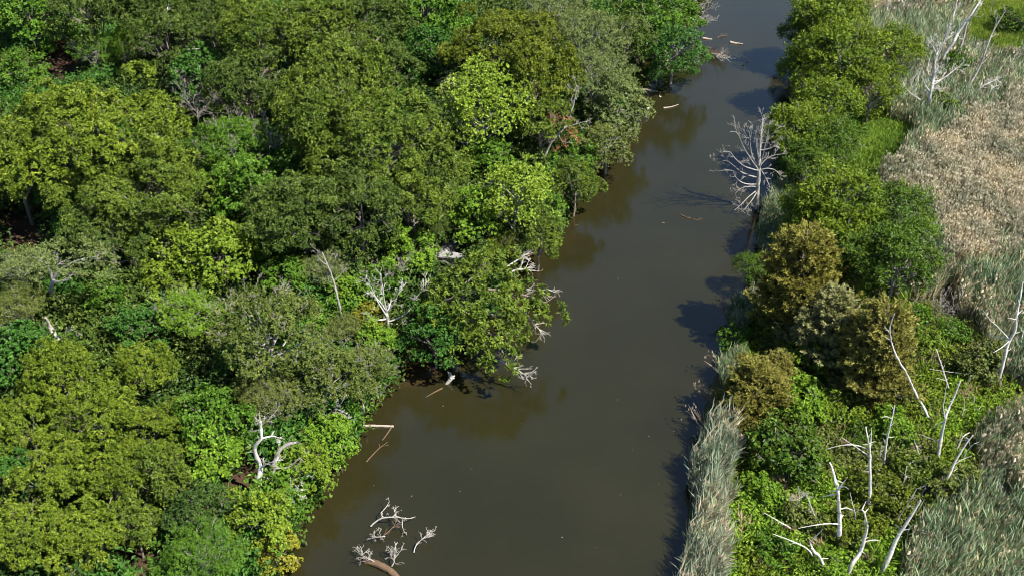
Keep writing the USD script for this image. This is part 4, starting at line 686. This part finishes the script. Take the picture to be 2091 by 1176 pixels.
# ------------------------------------------------------------------ things in and on the water
def log(name, label, pts, r, wood, kids=0, z=.05, cat='driftwood', group=None, tip=.4, twl=.7, flat=.12):
    rng = np.random.default_rng(sum(map(ord, label))); P = [at_z(p[0], p[1], p[2] if len(p) > 2 else z) for p in pts]; b = P[0]; t = thing(name, label, cat, b, group=group); q = smooth_line(np.array(P) - b, .2, .006, rng)
    v, f = tube(q, np.maximum(np.linspace(r, r * tip, len(q)), .012), 8); v += (meshkit.noise(v * 9 + b, 8)[:, None] - .5) * r * .35; add_mesh('stem', v, f, wood, str(t.GetPath()), smooth=60)
    if kids:
        pl = Pile()
        for _ in range(int(kids * .7)): i = int(len(q) * rng.uniform(.2, .999)); d = nrm(q[min(i + 1, len(q) - 1)] - q[max(i - 1, 0)]); sprout(pl, q[i], d + rng.normal(0, .7, 3) * [1, 1, flat] + [0, 0, flat], twl * rng.uniform(.45, 1.0), max(r * .22, .009), 2, rng, spread=.75, kids=(2, 4), up=.02, minr=.008)
        tag(add_mesh('twigs', *pl.get(), wood, str(t.GetPath())), kind='stuff')
    return t
log('driftwood_log', 'short pale log floating right of the weeping tree', [(1491, 87), (1504, 89), (1517, 90)], .14, TAN)
log('driftwood_log', 'stub of a log poking from under the weeping tree', [(1432, 78), (1445, 80), (1454, 81)], .15, TAN)
log('driftwood_branch', 'small brush of brown twigs floating above the short pale log', [(1464, 78), (1476, 74), (1486, 73)], .05, BROWNWOOD, 7)
log('driftwood_log', 'pale log lying against the left bank beneath the sage boughs', [(1296, 181), (1318, 184), (1343, 187)], .16, TAN)
log('driftwood_branch', 'thin brown branch with a stub floating above the pale bank log', [(1308, 155), (1322, 163), (1346, 171)], .07, BROWNWOOD, 2, twl=.35, flat=.9)
log('driftwood_log', 'slender pale stick floating alone in mid river', [(1355, 221), (1370, 219), (1385, 214)], .08, TAN)
log('driftwood_log', 'small brown stick near the end of the thin floating branch', [(1351, 176), (1358, 178)], .06, BROWNWOOD)
t = thing('brush_pile', 'pile of reddish brown brush floating below the weeping tree', 'brush', at_z(1420, 100, .05)); rng = np.random.default_rng(3); pl = Pile(); o = at_z(1420, 100, .05)
for _ in range(60):
    a = rng.uniform(0, 1); c = at_z(1418 + 52 * a + rng.normal(0, 3), 98 + 20 * a + rng.normal(0, 2.5), rng.uniform(.05, .45)) - o; d = nrm(np.array([1, -.55, .05]) + rng.normal(0, .35, 3)); sprout(pl, c - d * .8, d, rng.uniform(1.0, 2.6), .035, 1, rng, kids=(1, 3), minr=.008, up=0)
add_mesh('sticks', *pl.get(), BROWNWOOD, str(t.GetPath())); pl = Pile()
for _ in range(26):
    a = rng.uniform(.2, 1); c = at_z(1420 + 52 * a + rng.normal(0, 2), 98 + 19 * a, .45) - o; sprout(pl, c, np.array([1, -.5, .1]) + rng.normal(0, .35, 3), rng.uniform(.7, 1.6), .03, 1, rng, kids=(1, 3), minr=.008, up=0)
tag(add_mesh('bleached_twigs', *pl.get(), PALE, str(t.GetPath())), 'bleached pale twigs')
log('driftwood_log', 'straight pale log floating out from the left bank at lower left', [(742, 869), (770, 869), (804, 870)], .09, TAN, tip=.8)
log('driftwood_branch', 'thin brown branch slanting from the end of the straight pale log', [(801, 868), (794, 880), (780, 899)], .06, BROWNWOOD)
log('driftwood_branch', 'thin dark branch half sunk below the straight pale log', [(748, 943), (764, 925), (778, 912), (792, 902)], .04, BROWNWOOD, 4, z=.03, twl=.5)
log('driftwood_branch', 'long white dead branch curving out of the water near the bottom', [(757, 1074, .05), (768, 1064, .35), (782, 1057, .6), (809, 1055, .7), (825, 1058, .6), (848, 1054, .35)], .055, WHITE, 12, twl=.6, tip=.35)
log('driftwood_branch', 'white side branch bending up beside the long white dead branch', [(784, 1057, .5), (778, 1047, .55), (786, 1038, .6), (795, 1023, .7)], .036, WHITE, 4, twl=.45)
log('driftwood_branch', 'short white branch with a twiggy end above the long white dead branch', [(809, 1055, .6), (806, 1045, .8), (803, 1036, .9)], .04, WHITE, 5, twl=.4)
log('driftwood_branch', 'white twiggy branch drooping from the long white dead branch', [(822, 1058, .55), (821, 1070, .4), (824, 1083, .2)], .045, WHITE, 7, twl=.5)
log('driftwood_branch', 'bushy grey twig crown with brown roots below the long white dead branch', [(786, 1094, .15), (772, 1096, .3), (760, 1094, .3)], .034, WHITE, 16, twl=.6)
log('driftwood_branch', 'spray of brown twigs pointing up right from the bushy grey twig crown', [(778, 1097, .1), (792, 1086, .3), (806, 1072, .4)], .04, BROWNWOOD, 9, twl=.6)
log('driftwood_branch', 'small fan-shaped white branch standing apart from the other wood', [(845, 1128, .05), (850, 1112, .3), (860, 1102, .45), (874, 1092, .5)], .036, WHITE, 18, twl=.65)
log('rotten_log', 'broad brown rotten trunk breaking the surface at the bottom edge', [(744, 1144, .0), (762, 1148, .08), (782, 1156, .10), (798, 1166, .06), (812, 1182, .0)], .22, BROWNWOOD, tip=.95)
log('driftwood_branch', 'white twiggy crown on the left end of the brown rotten trunk', [(764, 1146, .25), (752, 1140, .45), (740, 1132, .5)], .036, WHITE, 22, twl=.75)
log('driftwood_branch', 'white twiggy crown on the middle of the brown rotten trunk', [(800, 1156, .25), (806, 1144, .5), (806, 1130, .6)], .036, WHITE, 22, twl=.75)
log('driftwood_branch', 'thin brown branch drifting in mid river beside the grey dead tree', [(1390, 438), (1408, 446), (1430, 449)], .04, BROWNWOOD, 5, z=.03, twl=.5)
log('driftwood_branch', 'brown scrap of wood drifting left of the mid river branch', [(1352, 455), (1358, 455)], .05, BROWNWOOD, z=.02)
log('fallen_log', 'white log lying in dry grass near the right edge', [(2041, 985, 1.0), (2052, 1005, .9), (2063, 1024, .8)], .09, BIRCH)
log('fallen_log', 'pale log propped against a dead tree at the top right', [(1880, 52, .6), (1902, 40, 1.2), (1923, 28, 1.8)], .17, TAN)
log('fallen_log', 'short white log at the foot of the long slanting snag', [(1922, 1008, .8), (1932, 1013, .7), (1939, 1018, .6)], .06, BIRCH)
log('fallen_branch', 'bent grey branch fallen on the upper edge of the sunny clearing', [(1766, 229, .6), (1780, 226, 1.0), (1797, 232, .9), (1809, 247, .5)], .06, PALE, 4)
log('fallen_branch', 'white branch lying in the sunny clearing', [(1786, 298, .5), (1792, 302, .5)], .07, WHITE)
log('fallen_branch', 'pale branch at the lower edge of the sunny clearing', [(1722, 357, .6), (1735, 352, .6), (1748, 342, .6)], .05, WHITE, 3)
log('fallen_branch', 'white stick leaning beside the big grey dead tree', [(1587, 371, .9), (1592, 382, .7), (1597, 394, .4)], .07, WHITE)
log('broken_branch', 'white broken branch lying across crowns at the top edge', [(322, 30, 9), (332, 31, 9.2), (341, 22, 9.5), (344, 10, 9.8)], .10, WHITE, 3)
log('broken_branch', 'pale broken branch in the dark gap above the blue-green flat crown', [(372, 102, 7.5), (390, 102, 7.6), (408, 100, 7.6)], .10, WHITE, 3)
# driftwood stump with a flared root end
rng = np.random.default_rng(12); b = at_z(921, 776, .05); t = thing('driftwood_stump', 'bleached forked stump standing out of the water near the mud cove', 'stump', b)
q = smooth_line([at_z(906, 790, -.25) - b, at_z(915, 780, .1) - b, at_z(921, 772, .35) - b, at_z(924, 767, .5) - b], .08); v, f = tube(q, np.linspace(.08, .17, len(q)), 9); v += (meshkit.noise(v * 8, 3)[:, None] - .5) * .06; add_mesh('trunk', v, f, WHITE, str(t.GetPath()), smooth=60)
for e, r in (((914, 757, .75), .09), ((920, 760, .8), .07), ((929, 766, .55), .08), ((928, 772, .4), .07)):
    q = smooth_line([at_z(921, 772, .4) - b, at_z(*e) - b], .1, .01, rng); add_mesh('root', *tube(q, np.linspace(.12, r * .5, len(q)), 6), WHITE, str(t.GetPath()), smooth=60)
log('sunken_branch', 'faint brown branch under the surface below the bleached stump', [(903, 792, .02), (892, 798, .0), (868, 812, -.02)], .06, BROWNWOOD)
# leaning reed tufts
for u, v, n, lab in ((1497, 655, 16, 'pinkish dry reed stalks leaning over the water above the round green shrub'), (1482, 765, 8, 'dry reed stalks leaning out below the round green shrub'), (1462, 830, 8, 'dry reed stalks leaning over the water left of the golden bronze cedar'), (1440, 880, 8, 'dry reed stalks at the upper tip of the grey reed strip')):
    rng = np.random.default_rng(int(u)); v_, f_, c_ = tuft(rng, n, .35, 1.9, 1, .4, .03, .9, dict(stalk=[(.28, .21, .17), (.33, .25, .21)], leaf=[(.28, .22, .15)], plume=[(.30, .22, .18)]), lean=(-.75, .35), plume_l=.22, plume_w=.07)
    b = on_ground(u, v); tag(add_mesh('reed_tuft', v_ + b, f_, VCOL, tone=c_), lab, 'reeds')
# water birds
import manifold3d as m3
def ball(c, r, s=(1, 1, 1)): return m3.Manifold.sphere(1.0, 20).scale([r * s[0], r * s[1], r * s[2]]).translate(list(c))
def bird(name, label, u, v, rz, body, head, k=1.0):
    p = at_z(u, v, 0.0); t = thing(name, label, 'bird', p, rz, (k, k, k)); P = str(t.GetPath())
    B = m3.Manifold.batch_hull([ball((0, 0, .07), .13, (1.5, .9, .75)), ball((-.22, 0, .10), .05)]) + m3.Manifold.batch_hull([ball((-.24, 0, .12), .04, (1, 1.4, .5)), ball((-.36, 0, .17), .015, (1, 2, .6))]) + m3.Manifold.batch_hull([ball((.14, 0, .12), .06), ball((.2, 0, .24), .04)])
    add_mesh('body', *usdkit.meshkit.arrays(B)[:2], body, P, smooth=50); H = m3.Manifold.batch_hull([ball((.21, 0, .28), .058), ball((.24, 0, .275), .045)])
    add_mesh('head', *usdkit.meshkit.arrays(H)[:2], head, P, smooth=50); add_mesh('bill', *usdkit.meshkit.arrays(m3.Manifold.batch_hull([ball((.27, 0, .27), .022), ball((.345, 0, .258), .014, (1, 1.5, .6))]))[:2], BILL, P, smooth=50)
    for sy in (-1, 1): add_mesh('wing', *usdkit.meshkit.arrays(m3.Manifold.batch_hull([ball((.06, sy * .095, .11), .05, (1.2, .4, .9)), ball((-.22, sy * .05, .15), .03, (1.6, .4, .7))]))[:2], body, P, smooth=50)
bird('duck', 'brown duck swimming in mid river, nearer one of the pair', 1517, 134, 2.6, DUCK, DUCKHEAD, .55); bird('duck', 'brown duck swimming in mid river, farther one of the pair', 1526, 127, .6, DUCK, DUCKHEAD, .55)
bird('gull', 'white bird floating left of the slender pale stick', 1324, 223, .3, GULL, GULL, .7); bird('gull', 'small pale bird on the water above the slender pale stick', 1348, 199, 2.0, GULL, DUCKHEAD, .55)
rng = np.random.default_rng(9); uu, vv = rng.uniform(760, 1400, 40), rng.uniform(400, 1170, 40); ok = [(u > np.interp(v, [400, 700, 800, 1000, 1176], [1180, 1080, 830, 680, 620]) + 10) for u, v in zip(uu, vv)]; pl = Pile()
for u, v in zip(uu[ok], vv[ok]):
    p = at_z(u, v, .012); a = rng.uniform(0, 6.28); s = rng.uniform(.012, .030); d, e = np.array([math.cos(a), math.sin(a), .1]), np.array([-math.sin(a), math.cos(a), .05]); pl.add((np.array([p - d * s * 1.5, p + e * s, p + d * s * 1.5 + [0, 0, .02], p - e * s]), np.array([[0, 3, 1], [1, 3, 2]])))
tag(add_mesh('floating_leaves', *pl.get(), TAN), 'scattered tan leaves and scraps floating on the river', 'leaves', kind='stuff')

# ------------------------------------------------------------------ the culvert in the left bank
from shapely.geometry import box as sbox, Point
import trimesh
a0, a1 = at_z(872, 540, 1.0), at_z(1052, 560, .7); dirx = nrm((a1 - a0) * [1, 1, 0]); wlen = 2.75; ang = math.atan2(dirx[1], dirx[0])
t = thing('culvert', 'weathered concrete culvert wall with a dark round arch opening in the bank', 'culvert', (a0[0], a0[1], max(.0, gz(a0[0], a0[1]) - .75)), ang)
face = sbox(0, 0, wlen, 1.55).difference(Point(1.25, .55).buffer(.62).union(sbox(.63, -.1, 1.87, .55)))
def up(mesh): mesh.apply_transform(trimesh.transformations.rotation_matrix(math.pi / 2, [1, 0, 0])); return mesh
w = up(trimesh.creation.extrude_polygon(face, .4, engine='earcut')); w = w.subdivide_to_size(.25); w.vertices += (meshkit.noise(w.vertices * 3, 2)[:, None] - .5) * .12; add_mesh('headwall', w.vertices, w.faces, CONCRETE, str(t.GetPath()))
ring = Point(1.25, .55).buffer(.72).difference(Point(1.25, .55).buffer(.63)).intersection(sbox(0, .0, 5, 3)); rg = up(trimesh.creation.extrude_polygon(ring, .55, engine='earcut')); rg.apply_translation([0, .1, 0]); add_mesh('arch_ring', rg.vertices, rg.faces, CONCRETE, str(t.GetPath()))
barrel = up(trimesh.creation.extrude_polygon(Point(1.25, .55).buffer(.66).difference(Point(1.25, .55).buffer(.625)), 3.0, engine='earcut')); barrel.apply_translation([0, 3.02, 0]); add_mesh('pipe', barrel.vertices, barrel.faces, CONCRETE, str(t.GetPath()))
cp = up(trimesh.creation.extrude_polygon(sbox(-.05, 1.56, wlen + .05, 1.72), .52, engine='earcut')); cp.apply_translation([0, .06, 0]); cp = cp.subdivide_to_size(.3); cp.vertices += (meshkit.noise(cp.vertices * 3, 6)[:, None] - .5) * .14; add_mesh('coping', cp.vertices, cp.faces, CONCRETE, str(t.GetPath()))
print('trees', len(PLACED))
